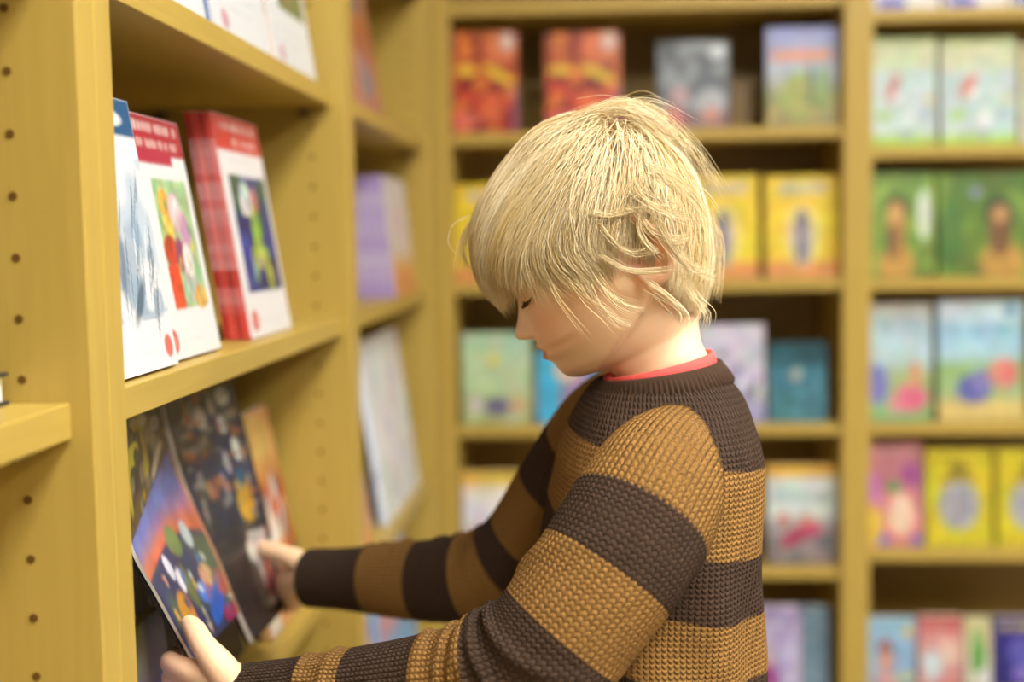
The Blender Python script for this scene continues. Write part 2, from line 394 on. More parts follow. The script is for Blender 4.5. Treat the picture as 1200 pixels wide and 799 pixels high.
def p_pink(c):
    c.grad([(0, 'D08890'), (.3, 'DC98A0'), (.6, 'C07888'), (1, 'B87878')]).e(.6, .3, .32, .28, 'EE9078').e(.62, .3, .24, .22, 'F4D8C0').e(.5, .56, .16, .07, '58A060').e(.8, .68, .22, .12, 'A04898', .8).e(.12, .2, .18, .22, 'E8C040').e(.1, .55, .14, .16, 'C070C0').e(.3, .06, .1, .06, '7078C8').e(.9, .06, .1, .06, '7070C0').t(.1, .9, .86, .08, 'D0A8A8', 7, .6)
def p_oval(c):
    c.grad([(0, 'D4C830'), (1, 'C8B420')]).r(.07, .05, .93, .95, 'D8CC24', .5).e(.5, .43, .4, .3, 'B8B440').e(.5, .42, .33, .28, 'ACAEB8').e(.5, .42, .05, .24, '888C98', .6).e(.35, .42, .05, .2, '9498A4', .6).e(.62, .45, .05, .2, '888C98', .6).e(.5, .8, .18, .07, '807020').t(.2, .8, .86, .06, '8C7C24', 8, .6).e(.5, .7, .3, .05, '9A8A28')
def p_baby(c):
    c.grad([(0, '78A8D8'), (1, '98C4DC')]).n(4, 5, 'A8B8D8', .55, 4, .6).e(.4, .55, .16, .16, '9A5038').e(.4, .36, .18, .18, 'D8A088').e(.4, .05, .25, .2, 'D8A8A8').e(.85, .8, .12, .1, 'D8C868').e(.8, .15, .25, .08, 'C8D0A0')
def p_red2(c):
    c.grad([(0, 'D88890'), (.4, 'D8A8A8'), (.8, 'D89090'), (1, 'B86058')]).e(.3, .3, .25, .25, 'D0E0E8').e(.7, .5, .25, .2, 'E8C8B8').t(.1, .9, .78, .12, 'C83838', 5).bl(9, 8, (0, 0, 1, .6), ['60A0C8', 'E0E0D0', 'C85060', 'E8D070'])
def p_frog(c):
    c.grad([(0, 'D8D8C8'), (1, 'D0C890')]).e(.5, .45, .3, .3, '50A040').e(.5, .7, .2, .15, '60B048').e(.8, .15, .2, .15, 'E8E8F0').bl(6, 6, (0, .6, 1, 1), ['D8D070', 'E8E0B0', 'C8A858'])
def p_navy(c): c.grad([(0, '282878'), (1, '302888')]).e(.5, .5, .3, .25, '5A58B0').t(.1, .9, .82, .1, 'C8B850', 3).e(.5, .2, .2, .12, '8878C8')
def p_strip(c): c.grad([(0, 'E8E4D8'), (1, '5868B0')]).r(.1, 0, .5, .1, '5058B8').bl(3, 8, (0, 0, 1, .4), ['4858B0', 'E8E8F0', '9090C8', '607080'])

ROW = 'books facing out on the back shelves'
def bk(*a, **k): return stand_back(*a, **k)
B1, B2, B3, B4 = YB+.03, YB+.035, YB+.03, YB+.035
# middle bookcase
bk(528, 611, 38, MSH[1], B1, .08, 'picture_book', .014, p_fire, '7A2018', 'red and orange picture book at the left end of the back shelf, beside the corner', ROW)
bk(643, 730, 38, MSH[1], B1, .08, 'picture_book', .014, p_fire, '7A2018', 'red and orange picture book directly above the top of the boy\'s hair', ROW)
bk(773, 855, 49, MSH[1], B1, .08, 'paperback_book', .014, p_grey, '3A4044', 'dark grey book with a small red corner on the top back row', ROW)
bk(857, 880, 97, MSH[1], B1+.07, .02, 'paperback_book', .03, lambda c: c.grad([(0, '8A6A28'), (1, '7A5A20')]), '6A4A18', 'small plain brown book set back in shade between two taller covers', ROW)
bk(899, 981, 33, MSH[1], B1, .07, 'picture_book', .014, p_dino, '6A70A8', 'blue topped book with an orange title and green shapes, beside the upright', ROW)
bk(524, 604, 216, MSH[2], B2, .08, 'picture_book', .014, p_yellow, 'C8A018', 'yellow picture book mostly hidden behind the boy\'s fringe', ROW)
bk(806, 889, 206, MSH[2], B2, .08, 'picture_book', .014, p_yellow, 'C8A018', 'yellow picture book half hidden behind the back of the boy\'s head', ROW)
bk(898, 983, 206, MSH[2], B2, .08, 'picture_book', .014, p_yellow, 'C8A018', 'fully visible yellow picture book with a grey animal, beside the upright', ROW)
bk(541, 621, 390, MSH[3], B3, .07, 'picture_book', .014, p_green, '88A880', 'pale green picture book with a yellow sun, left of the boy\'s nose', ROW)
bk(628, 722, 412, MSH[3], B3, .07, 'picture_book', .014, p_magenta, '38A8D8', 'bright blue and magenta book below the boy\'s chin', ROW)
bk(818, 896, 380, MSH[3], B3, .08, 'picture_book', .014, p_lilac, 'A8A0C8', 'white and lilac book just behind the boy\'s neck', ROW)
bk(901, 969, 401, MSH[3], B3, .07, 'picture_book', .016, p_teal, '1A4850', 'dark teal book on the middle back shelf, left of the upright', ROW)
bk(538, 648, 552, MSH[4], B4, .08, 'picture_book', .016, p_white_y, 'D8A838', 'white book with a yellow top strip above the boy\'s far sleeve', ROW)
bk(900, 985, 545, MSH[4], B4, .08, 'picture_book', .02, p_skate, 'E0B030', 'book with white sky, yellow top and a crimson figure behind the boy\'s back', ROW)
bk(546, 640, 728, MSH[5], B3, .08, 'picture_book', .014, p_lilac, 'B8A8D0', 'lavender book low down, seen between the boy\'s two sleeves', ROW)
bk(868, 941, 710, MSH[5], B3, .07, 'picture_book', .014, p_frozen, '8070A8', 'lilac book with a magenta dress, low behind the boy\'s back', ROW)
bk(943, 973, 710, MSH[5], B3+.01, .06, 'picture_book', .014, p_slate, '587080', 'narrow slate blue book low down beside the upright', ROW)
# right bookcase
for i, (a, b2) in enumerate(((1020, 1096), (1101, 1176), (1181, 1240))):
    bk(a, b2, -110, RSH[0], B1, .08, 'picture_book', .014, p_strip, '5868B0', ['book at the very top of the right bookcase, first from the upright', 'book at the very top of the right bookcase, second from the upright', 'book at the very top right corner of the photo'][i], ROW)
bk(1019, 1095, 45, RSH[1], B1, .07, 'picture_book', .018, p_pale, 'E8F0EE', 'pale blue and green meadow book touching the upright of the right bookcase', ROW)
bk(1101, 1188, 45, RSH[1], B1, .07, 'picture_book', .018, p_pale, 'E8F0EE', 'pale blue and green meadow book standing second from the upright', ROW)
bk(1193, 1250, 52, RSH[1], B1, .07, 'picture_book', .018, p_frog, 'B8A838', 'yellowish book cut by the right edge of the photo, beside the meadow books', ROW)
bk(1020, 1094, 203, RSH[2], B2, .07, 'picture_book', .016, p_meer, '3E6020', 'green book with an orange animal and a white flash, next to the upright', ROW)
bk(1099, 1215, 203, RSH[2], B2, .07, 'picture_book', .016, p_meer2, '2E5A18', 'wide dark green book with a small brown animal, cut by the photo edge', ROW)
bk(1016, 1093, 356, RSH[3], B3, .07, 'picture_book', .016, p_sky, '285868', 'blue sky book with a figure in a pink dress', ROW)
bk(1101, 1201, 352, RSH[3], B3, .07, 'picture_book', .016, p_sky2, '285868', 'blue sky book with two small figures on sand at the right edge', ROW)
bk(1014, 1084, 516, RSH[4], B4, .07, 'picture_book', .016, p_pink, 'B86878', 'pink book with a round peach face below the blue sky books', ROW)
bk(1088, 1167, 525, RSH[4], B4, .07, 'picture_book', .016, p_oval, 'A89818', 'yellow book with a grey oval in the middle, beside the pink book', ROW)
bk(1173, 1250, 525, RSH[4], B4, .07, 'picture_book', .016, p_oval, 'A89818', 'yellow book with a grey oval cut by the right edge of the photo', ROW)
bk(1014, 1077, 722, RSH[5], B3, .07, 'picture_book', .014, p_baby, '5888B8', 'light blue book with a brown haired child, lowest row next to the upright', ROW)
bk(1081, 1134, 720, RSH[5], B3, .07, 'picture_book', .014, p_red2, 'A85050', 'pink and white book with red letters on the lowest row at right', ROW)
bk(1137, 1168, 722, RSH[5], B3, .07, 'picture_book', .014, p_frog, '90A048', 'narrow white book with a green blob on the lowest row at right', ROW)
bk(1172, 1240, 722, RSH[5], B3, .07, 'picture_book', .014, p_navy, '202060', 'navy blue book in the bottom right corner of the photo', ROW)

# ---- left run
def p_title_red(c, seed, top='C03028', pic=None):
    c.grad([(0, 'ECEAEA'), (.8, 'EEECEC'), (1, 'EEECEC')]).r(0, .84, 1, 1, top)
    c.t(.12, .92, .93, .045, 'F0D8D0', seed).t(.35 if seed % 2 else .1, .92, .865, .04, 'F0D0C8', seed+3)
    c.t(.25, .8, .795, .014, 'C8C8C8', seed+1, .6)
    pic(c)
    c.e(.16, .075, .085, .055, 'D86058').e(.16, .075, .045, .03, 'E89088').t(.3, .8, .06, .014, 'D0D0D4', seed+2, .6)
def pic_knight(c):
    c.r(.14, .2, .95, .73, '3A4A8A').n(4, 11, '3E6038', .5, 5, .9, (.14, .45, .95, .73)).e(.42, .62, .14, .1, 'D8E0D8').e(.62, .62, .07, .07, 'C07878')
    c.n(5, 4, '2A2E6A', .5, 5, .9, (.14, .2, .95, .55)).e(.55, .45, .1, .17, 'B8C850', rot=-.25).e(.7, .3, .1, .12, 'A8B848', rot=-.5).e(.4, .32, .08, .1, '98A050').e(.83, .5, .08, .15, '34388A').e(.28, .35, .08, .13, '3848A0').e(.83, .27, .07, .06, '4A3068').bl(8, 8, (.2, .24, .9, .5), ['5058A8', 'C0C878', '28305A', '7888B8'], .02, .05).busy(4, .5, 11, (.14, .2, .95, .73))
def pic_story(c):
    c.r(.3, .2, .92, .74, 'A8C890').e(.45, .64, .1, .07, 'E0A840').e(.62, .6, .12, .1, 'E8C8D0').e(.75, .5, .1, .12, 'C890B0').e(.45, .54, .12, .06, 'E8D060').e(.42, .44, .14, .08, 'C04830').e(.58, .42, .1, .09, '8A4868').r(.3, .2, .5, .38, 'E05030').e(.68, .3, .14, .09, 'B8B8B0').e(.8, .24, .12, .06, 'E8B050').e(.7, .4, .1, .08, 'E8E4E4').bl(6, 14, (.35, .24, .88, .7), ['C04830', 'E8D060', 'E8E4E4', '8A4868', '7AA068', 'E09050'], .02, .05).busy(5, .3, 12, (.3, .2, .92, .74))
def pic_pencil(c):
    rg = np.random.default_rng(12)
    c.n(5, 5, 'B8CCDC', .5, 4, .8, (.2, .2, 1, .78)).n(8, 8, '8AA4BC', .58, 5, .7, (.2, .18, .95, .62))
    for _ in range(46):
        c.e(rg.uniform(.25, .95), rg.uniform(.2, .68), rg.uniform(.05, .14), .012, ['3A5870', '5A7890', 'EEF4F6', '7A98B0', '2E4A60'][rg.integers(5)], .8, .5, rg.uniform(.5, 1.1))
    c.e(.45, .40, .07, .20, '4A6A84', .7, .5, -.5).e(.6, .25, .16, .05, '3A5870', .8, .5, .4)
def p_blue_top(c):
    c.grad([(0, 'ECEEEE'), (1, 'ECEEF0')]).r(0, .86, 1, 1, '1E5A88').e(.66, .92, .22, .035, 'E4ECF0', 1, .3).t(.3, .9, .8, .012, 'B8C0C8', 2, .6); pic_pencil(c)
    c.e(.9, .075, .07, .05, 'DC7068').t(.2, .75, .06, .014, 'D0D0D8', 5, .6)
def p_red_a(c): p_title_red(c, 4, 'B02838', pic_story); c.r(.02, .80, .75, .86, 'B83048')
def p_red_b(c): p_title_red(c, 7, 'D04038', pic_knight)
def p_bottoms(pal, seed, blue=False):
    def f(c):
        c.grad([(0, 'E4E8EC'), (1, 'E8ECF0')])
        c.r(.3, .32, .93, .95, pal[0]).bl(seed, 16, (.35, .35, .9, .9), pal, .04, .1).t(.1, .8, .2, .02, 'C0C4CC', seed, .6).t(.1, .7, .13, .02, 'C8C8D0', seed+1, .6).e(.2, .07, .07, .05, 'C06880', .7)
        if blue: c.r(.93, 0, 1, 1, '1E62A8')
    return f
LG = 'white covers on the left bookcase'
HI = (72, 108)
stand_left(.845, .143, .213, .012, LSH[2], .02, .16, 'paperback_book', p_blue_top, '1E5A88', 'white book with a dark blue top band, partly hidden by the near upright', LG, res=HI)
stand_left(.989, .142, .208, .012, LSH[2], .028, .165, 'paperback_book', p_red_a, 'A83030', 'white book with a dark red title band and a red and green picture', LG, res=HI)
for k in range(4):
    stand_left(1.236, .168, .231, .0066, LSH[2], .0285+k*.0069, .15, 'paperback_book', p_red_b, ['CC4A40', 'A8342C', 'C8483E', 'A43028'][k],
               'front book of the red spined stack, a blue and yellow figure on it' if k == 0 else ['', 'second red spine from the front of the slim red stack', 'third red spine from the front of the slim red stack', 'rearmost red spine of the slim red stack'][k], LG if k == 0 else 'red spined copies', res=HI if k == 0 else (8, 8))
stand_left(.995, .145, .225, .012, LSH[1], .03, .15, 'paperback_book', p_bottoms(['C8C4CC', 'B86878', 'C8D0D8', '8898A8'], 3, True), '1E62A8', 'white book with a blue right edge, cut by the top of the photo', LG, res=HI)
stand_left(1.155, .205, .225, .012, LSH[1], .03, .15, 'paperback_book', p_bottoms(['C8CCD0', '8A7A6A', '5A4A48', 'C08080', '6878A8'], 5), 'C8D0E0', 'white book with grey lettering at the top of the photo, between two others', LG, res=HI)
stand_left(1.378, .205, .225, .012, LSH[1], .03, .15, 'paperback_book', p_bottoms(['6A7A48', '7A8A50', '9A5A40', 'B88070', '5A4A30'], 8), 'E8D8D0', 'white bordered book with a green and brown picture at the top shelf end', LG, res=HI)
def p_orange(c):
    c.grad([(0, 'D8A068'), (.3, 'C86838'), (.6, 'B85030'), (.8, 'E0B068'), (1, 'D8A070')]).r(0, 0, .25, 1, 'E8E0D4', .9)
    c.bl(5, 22, (.1, .15, .98, .72), ['B83028', 'E8C078', '4A2A2A', 'EEE6DC', 'D8703A', 'E8E0D8', '6A4038'], .06, .13).e(.6, .88, .3, .12, 'E8C070').e(.75, .14, .3, .1, 'E8D4B0').e(.5, .38, .2, .06, 'F0ECE4', rot=.4)
stand_left(1.405, .18, .258, .012, LSH[3], .062, .19, 'picture_book', p_orange, 'D8A868', 'orange and white picture book behind the boy\'s far hand', LG, res=HI)
def p_dark(seed):
    def f(c):
        c.grad([(0, '0C0B10'), (.3, '15131A'), (.5, '3C3830'), (1, '40362E')])
        c.n(6, seed, '7A7040', .52, 5, .8, (0, .5, .6, 1)).n(7, seed+3, '2E3450', .55, 5, .8, (.4, .3, 1, .9)).n(11, seed+5, '8A8070', .64, 7, .9, (0, .5, 1, 1)).n(9, seed+8, '5A3420', .6, 6, .8, (.2, .5, 1, 1))
        c.bl(seed, 14, (.05, .55, .95, .97), ['B0A898', '8A5A30', 'C8C0B4', '6A5640', '4A4A64', 'C8A820'], .03, .07, .8)
        c.e(.30, .70, .16, .08, 'D0B020').e(.36, .66, .06, .06, '4A5020').e(.62, .86, .1, .08, 'B8B2AA').e(.15, .9, .08, .06, 'B8B0A0').e(.8, .72, .08, .07, 'C8C4BE')
    return f
stand_left(.90, .235, .325, .012, LSH[3], .085, .19, 'picture_book', p_dark(21), '101014', 'dark picture book mostly hidden by the near upright, below the white books', 'dark picture books', res=HI)
stand_left(1.145, .225, .325, .012, LSH[3], .085, .19, 'picture_book', p_dark(4), '101014', 'dark picture book leaning on the shelf behind the blue and orange booklet', 'dark picture books', res=HI)
def p_violet(c): c.grad([(0, '505890'), (.6, '6A50A0'), (.8, 'C8D0C0'), (1, 'C8D890')]).n(6, 4, 'D8DCE0', .6, 5, .9).n(5, 6, '6058B0', .55, 5, .7)
stand_left(.885, .165, .15, .012, LSH[3], .05, .1, 'picture_book', p_violet, '6A58A0', 'small violet and green book low behind the near upright', LG, res=(30, 30))
# bay nearest the viewer: a dark book lying flat, only its end shows
tag(book('hardback_book', .16, .2, .02, lambda c: c.grad([(0, '30343C'), (1, '30343C')]), '262A30', '', None,
         Matrix.Translation((XL-.050-.16, .556, LSH[2]+CAMH+.0206)) @ Matrix.Rotation(-pi/2, 4, 'X'), res=(4, 4), hard=True),
    'dark grey hardback lying flat on the shelf stub at the left edge', 'book')
# second bay
def p_ob(c): c.grad([(0, 'B07868'), (.4, 'B86838'), (.7, 'B86830'), (1, 'B88058')]).e(.4, .3, .25, .2, '5A8AA8').e(.6, .6, .3, .2, 'B05828').n(5, 7, 'C08868', .55, 4, .7).e(.45, .85, .2, .08, '6A6070')
stand_left(1.70, .19, .205, .014, LSH[1], .03, .14, 'picture_book', p_ob, 'B07040', 'orange and blue book in the second bay, the one nearer the viewer', 'orange books in the second bay', res=(30, 42))
stand_left(1.90, .19, .205, .014, LSH[1], .03, .14, 'picture_book', p_ob, 'B07040', 'orange and blue book in the second bay, the one nearer the corner', 'orange books in the second bay', res=(30, 42))
def p_pw(c): c.grad([(0, 'E09858'), (.25, 'E0A868'), (.4, 'D8D0C8'), (1, 'DCD6D8')]).e(.5, .6, .3, .2, 'D8C0D0').e(.5, .15, .3, .12, 'D88848')
for k in range(5):
    stand_left(2.10, .24, .207, .0125, LSH[2], .018+k*.0128, .10, 'picture_book', p_pw, '9A84B8',
               'front book of the lilac spined stack in the second bay, white and orange cover' if k == 0 else ['', 'second lilac spine from the front of the lilac stack', 'third lilac spine from the front of the lilac stack', 'fourth lilac spine from the front of the lilac stack', 'rearmost lilac spine of the lilac stack'][k], 'lilac spined books', res=(16, 24) if k == 0 else (4, 4))
def p_sketch(seed):
    def f(c): c.grad([(0, 'F0F2F2'), (1, 'F6F6F4')]).n(8, seed, 'B8C0CC', .6, 5, .5).bl(seed, 14, (.1, .1, .9, .9), ['C8B8C0', 'B8C4D4', 'D8C8C4', 'E8ECEC'], .03, .1, .7)
    return f
def p_or2(c): c.grad([(0, 'E8A040'), (.5, 'D88048'), (1, 'D86848')]).e(.5, .3, .3, .2, 'E8C070')
stand_left(1.68, .16, .16, .012, LSH[3], .020, .12, 'picture_book', p_or2, 'D88848', 'small orange book low in the second bay, just past the upright', LG, res=(16, 16))
stand_left(1.72, .26, .30, .010, LSH[3], .047, .14, 'picture_book', p_sketch(4), 'D0D4D4', 'large white book with faint sketches in the second bay, behind the orange one', LG, res=(30, 42))
stand_left(1.99, .37, .30, .012, LSH[3], .022, .14, 'picture_book', p_sketch(9), 'C8D0E0', 'large white book with faint sketches in the second bay, nearest the corner', LG, res=(30, 42))
def p_bluepink(c): c.grad([(0, '68A8E0'), (.3, '88B8E8'), (.45, 'E8A0A8'), (.6, 'A0C0E0'), (.8, 'B8CCE4'), (1, 'D8E4E0')]).e(.35, .5, .3, .1, 'F0A8A8').e(.5, .62, .12, .07, '58A0A0').e(.7, .48, .2, .08, 'E8C890').bl(4, 8, (0, .5, 1, .95), ['C8D8F0', 'A888C8', 'E8E8EC', '70B0D8'])
stand_left(1.72, .26, .29, .012, LSH[4], .034, .12, 'picture_book', p_bluepink, '70A8D8', 'blue and pink picture book low in the second bay, nearer the viewer', LG, res=(30, 42))
stand_left(2.04, .34, .295, .012, LSH[4], .034, .12, 'picture_book', p_bluepink, '70A8D8', 'wide blue and pink picture book low in the second bay, nearest the corner', LG, res=(30, 42))

# ---- the open picture book in the boy's hands: two soft curving pages and a black cover
def p_page_right(c):
    c.grad([(0, '1A181C'), (.3, '2C2828'), (.6, '38384A'), (1, '3E322C')])
    c.n(6, 5, '5A4A3C', .55, 5, .7, (0, .35, .7, 1)).n(9, 9, '2C3450', .55, 6, .8, (.3, .4, 1, .9))
    c.r(.5, .06, .93, .36, '4A4038').n(6, 6, 'C8BEB4', .5, 6, .9, (.5, .06, .93, .36)).e(.8, .14, .14, .07, '9A4850').e(.86, .1, .07, .05, '7A6080').e(.58, .28, .07, .05, 'D8D0C4').e(.68, .22, .06, .1, 'E0D8D0', rot=.4).e(.82, .22, .04, .04, 'B04840')
    c.e(.72, .46, .15, .08, 'C89A20').e(.74, .53, .12, .06, 'B88A20').e(.75, .575, .08, .04, '24506A').e(.80, .70, .06, .06, 'D8DCD8').e(.70, .82, .06, .05, 'C8CCCC').e(.62, .65, .04, .06, 'A8A8B0').e(.8, .95, .10, .05, 'B8B4AC').e(.62, .92, .05, .05, '9A9088').e(.45, .88, .08, .07, 'A8A298').e(.28, .9, .06, .05, '8A4A2A').e(.35, .75, .05, .06, '7A5030').e(.5, .55, .04, .08, '8A90A0', .7)
    c.n(14, 5, '8A8478', .68, 8, .8, (.1, .4, .95, 1)).n(11, 15, 'A06838', .70, 8, .7, (.1, .5, .95, 1)).r(.955, 0, 1, 1, '0E0E12').r(0, 0, .025, 1, 'E0D0C0')
def p_page_left(c):
    bd = .505+.13*c.U; v = c.V
    c.grad([(0, '34385C'), (1, '3E4468')])
    k = np.clip((v-(.325+.05*np.sin(c.U*pi)))/.02+.5, 0, 1); c.mix(k, 'DC7048')
    t = np.clip((v-(.345+.04*np.sin(c.U*pi)))/.13, 0, 1); c.mix(k*np.clip(t*2, 0, 1), 'B47880'); c.mix(k*np.clip(t*1.6-.45, 0, 1), '7078BC')
    c.n(7, 5, '5A6A50', .55, 5, .8, (.05, .02, .95, .34)).e(.30, .30, .05, .06, 'E0E4EC').e(.36, .23, .04, .05, 'E0E4EC').e(.72, .35, .06, .05, 'C8D4D8').e(.52, .36, .1, .07, '7A8A50').e(.25, .13, .11, .09, 'C89030').e(.45, .20, .05, .10, '6A7848')
    c.e(.72, .10, .2, .06, '2C60C8', rot=.2).e(.62, .15, .12, .05, '4A78D0').e(.72, .20, .1, .05, 'D8B088').e(.88, .15, .08, .06, 'C05848').e(.85, .03, .14, .04, '9A2858').bl(5, 24, (.1, .03, .95, .32), ['D8C8A8', 'B84838', '5878C0', 'E0B848', '305070', 'D8DCE0'], .015, .04)
    c.r(.955, 0, 1, .62, 'C88860', .9)
    dk = np.clip((v-bd)/.012+.5, 0, 1); c.mix(dk, '3A3428')
    for sc, sd, col, th in ((7, 3, '6A6038', .5), (9, 6, '2A2420', .55), (10, 8, '8A7C60', .66), (8, 12, 'C8B020', .72)):
        c.mix(np.clip((vnoise(c.U, c.V/c.asp, sc, sd)-th)*6+.5, 0, 1)*dk*.85, col)
    c.e(.28, .78, .14, .06, 'D0B828').e(.34, .75, .06, .05, '3A4018').e(.55, .93, .1, .05, 'C0BAB0').e(.8, .86, .12, .07, 'A8A29A').e(.35, .95, .08, .04, 'B0A890').e(.9, .75, .07, .05, '5A4030')
    c.e(.72, .655, .16, .035, 'E4CDB8', 1, .25, .25).e(.22, .58, .14, .03, '5A4426', 1, .3, .2)
def sheet(ctrl, n, m):
    """ctrl rows bottom to top, each row left to right: (px, py, Y); smooth surface through them"""
    rows = [catmull(np.array([P(*q) for q in r]), n) for r in ctrl]
    return np.stack([catmull(np.array([r[i] for r in rows]), m) for i in range(n)], 1)        # m, n, 3
def page(name, S, paint, back, thick, mat, root, O, w, h):
    m, n = S.shape[:2]; du = np.gradient(S, axis=1); dv = np.gradient(S, axis=0); N = np.cross(du, dv); N /= np.linalg.norm(N, axis=2)[..., None]
    if N[m//2, n//2, 0] < 0: N = -N
    cv = Cv(n, m, w/h, back)
    if paint: paint(cv); cv.busy(31, .22, 9)
    bk = S-N*thick; V = np.concatenate([S.reshape(-1, 3), bk.reshape(-1, 3), S.reshape(-1, 3), bk.reshape(-1, 3)])-O
    q = m*n; K = np.concatenate([cv.C.reshape(-1, 3)*.8, np.zeros((q, 3))+hx(back), np.zeros((2*q, 3))+(hx('DAD4CA') if paint else hx(back))])
    F = [(a, a+1, a+n+1, a+n) for j in range(m-1) for a in range(j*n, j*n+n-1)] + [(q+a, q+a+n, q+a+n+1, q+a+1) for j in range(m-1) for a in range(j*n, j*n+n-1)]
    rim = [i for i in range(n)] + [j*n+n-1 for j in range(1, m)] + [(m-1)*n+i for i in range(n-2, -1, -1)] + [j*n for j in range(m-2, 0, -1)]
    F += [(2*q+a, 2*q+b2, 3*q+b2, 3*q+a) for a, b2 in zip(rim, rim[1:]+rim[:1])]
    o = mesh_obj(name, V, F, mat, root, True)
    at = o.data.color_attributes.new('print', 'FLOAT_COLOR', 'POINT')
    at.data.foreach_set('color', np.concatenate([K, np.ones((len(K), 1))], 1).ravel().astype(np.float32)); return N
LP = [[(226, 771, .955), (256, 744, 1.035), (281, 717, 1.135)], [(187, 700, .925), (218, 667, 1.02), (255, 650, 1.145)], [(155, 638, .905), (182, 596, 1.01), (208, 552, 1.15)], [(141, 560, .92), (168, 525, 1.02), (194, 505, 1.165)], [(136, 497, .945), (162, 483, 1.04), (186, 472, 1.175)]]
RP = [[(296, 754, 1.205), (316, 732, 1.265), (335, 712, 1.335)], [(252, 655, 1.185), (285, 632, 1.255), (316, 622, 1.335)], [(212, 560, 1.172), (255, 540, 1.25), (294, 530, 1.333)], [(188, 474, 1.18), (230, 460, 1.255), (272, 447, 1.333)]]
OB = P(296, 754, 1.205)
ob = empty('open_picture_book', OB); tag(ob, 'open dark picture book with a blue and orange sunset page, held in both hands', 'book')
SL, SR = sheet(LP, 56, 84), sheet(RP, 56, 84)
NL = page('left_page', SL, p_page_left, 'E0DCD4', .0025, M_COVER, ob, OB, .2, .3); NR_ = page('right_page', SR, p_page_right, 'E0DCD4', .0025, M_COVER, ob, OB, .15, .3)
for S_, N_ in ((SL, NL), (SR, NR_)):
    S2 = (S_-N_*.0035)[::6, ::5]; c2 = S2.mean((0, 1)); page('cover', c2+(S2-c2)*1.012, None, '0B0B0E', .002, M_COVER, ob, OB, .2, .3)
# ------------------------------------------------------------------ the boy
def remesh(name, mb, voxel, smooth_it, mat, parent):
    me = bpy.data.meshes.new(name+'_src'); me.from_pydata([tuple(v) for v in mb.verts()], [], mb.f); me.update()
    tmp = bpy.data.objects.new(name+'_src', me); COL.objects.link(tmp)
    r = tmp.modifiers.new('r', 'REMESH'); r.mode = 'VOXEL'; r.voxel_size = voxel; r.adaptivity = 0
    if smooth_it:
        s = tmp.modifiers.new('s', 'SMOOTH'); s.factor = .5; s.iterations = smooth_it
    dg = bpy.context.evaluated_depsgraph_get(); dg.update()
    out = bpy.data.meshes.new_from_object(tmp.evaluated_get(dg))
    bpy.data.objects.remove(tmp, do_unlink=True); bpy.data.meshes.remove(me)
    out.name = name; out.materials.clear(); out.materials.append(mat)
    out.polygons.foreach_set('use_smooth', [True]*len(out.polygons))
    return link(name, out, parent)
def coords(me):
    a = np.zeros(len(me.vertices)*3, np.float32); me.vertices.foreach_get('co', a); return a.reshape(-1, 3).astype(float)
def set_attr(me, name, typ, data):
    at = me.attributes.new(name, typ, 'POINT')
    at.data.foreach_set('color' if typ == 'FLOAT_COLOR' else 'value', np.asarray(data, np.float32).ravel())

BOY = empty('person', (0.05, 1.02, 0))
tag(BOY, 'blond boy in a brown and tan striped knit jumper looking down and reaching for books', 'person')

# ---- head frame: f forward (face), u up, y to the far side; units are photo pixels at the head's distance
HY = 1.015; HS = HY/F_PX/cos(PITCH)*1.0
TILT = radians(28)
HO = P(690, 300, HY)
HF = np.array([-cos(TILT), 0, -sin(TILT)]); HU = np.array([-sin(TILT), 0, cos(TILT)])
HF = HF*cos(radians(3)) + np.array([0, -1.0, 0])*sin(radians(3))      # face turned a touch to the viewer
HL = np.cross(HU, HF); HL /= np.linalg.norm(HL)                          # towards the viewer (his left)
def H(f, u, y): return HO + HS*(np.multiply.outer(f, HF) + np.multiply.outer(u, HU) + np.multiply.outer(y, HL))
def toH(p):
    q = (np.asarray(p) - HO)/HS; return q @ HF, q @ HU, q @ HL
pf = np.array([(147, -20), (144, 0), (138, 22), (125, 48), (108, 66), (90, 79), (70, 90), (50, 98), (30, 101.5), (16, 101.5), (5, 98.5), (-6, 96), (-20, 95.5), (-38, 97), (-52, 99),
               (-58, 101), (-64, 103.5), (-68, 102), (-71, 99.5), (-74, 101), (-80, 101.5), (-86, 97.5), (-91, 95), (-98, 94.5), (-106, 92.5), (-113, 87), (-118, 78), (-121, 66), (-124, 52), (-128, 44), (-136, 40), (-150, 39), (-175, 42), (-205, 46)])[::-1]
pb = np.array([(147, -24), (144, -38), (138, -56), (125, -79), (108, -98), (90, -111), (70, -121), (50, -128), (30, -132), (10, -132), (-10, -127), (-30, -118), (-50, -107), (-70, -97), (-90, -89), (-110, -85), (-130, -74), (-150, -66), (-175, -66), (-205, -76)])[::-1]
pw = np.array([(147, 3), (144, 18), (138, 34), (125, 55), (108, 71), (90, 82), (70, 91), (50, 97), (30, 100), (10, 101), (-10, 99), (-30, 95), (-50, 90), (-70, 82), (-90, 75), (-105, 69), (-115, 62), (-125, 55), (-140, 50), (-160, 48), (-205, 54)])[::-1]
pe = np.array([(150, 2.0), (60, 2.0), (20, 2.05), (-30, 2.05), (-70, 1.95), (-100, 1.8), (-120, 1.75), (-135, 2.0), (-205, 2.0)])[::-1]
pc = np.array([(150, -30), (100, -20), (20, -18), (-60, -12), (-110, -14), (-135, -20), (-205, -20)])[::-1]
for tab in (pf, pb, pw): tab[:, 0] = np.where(tab[:, 0] > 20, 20+(tab[:, 0]-20)*.92, tab[:, 0])
ip = lambda tab, u: np.interp(u, tab[:, 0], tab[:, 1])
def sm(tab, u, w=2.5): return (ip(tab, u-w)+ip(tab, u)*2+ip(tab, u+w))/4
us = np.concatenate([np.linspace(136.5, 20, 60)[:-1], np.linspace(20, -130, 130)[:-1], np.linspace(-130, -205, 24)])
na = 220
an = np.linspace(-pi, pi, na, endpoint=False)
an = an - .35*np.sin(an)                       # denser towards the face
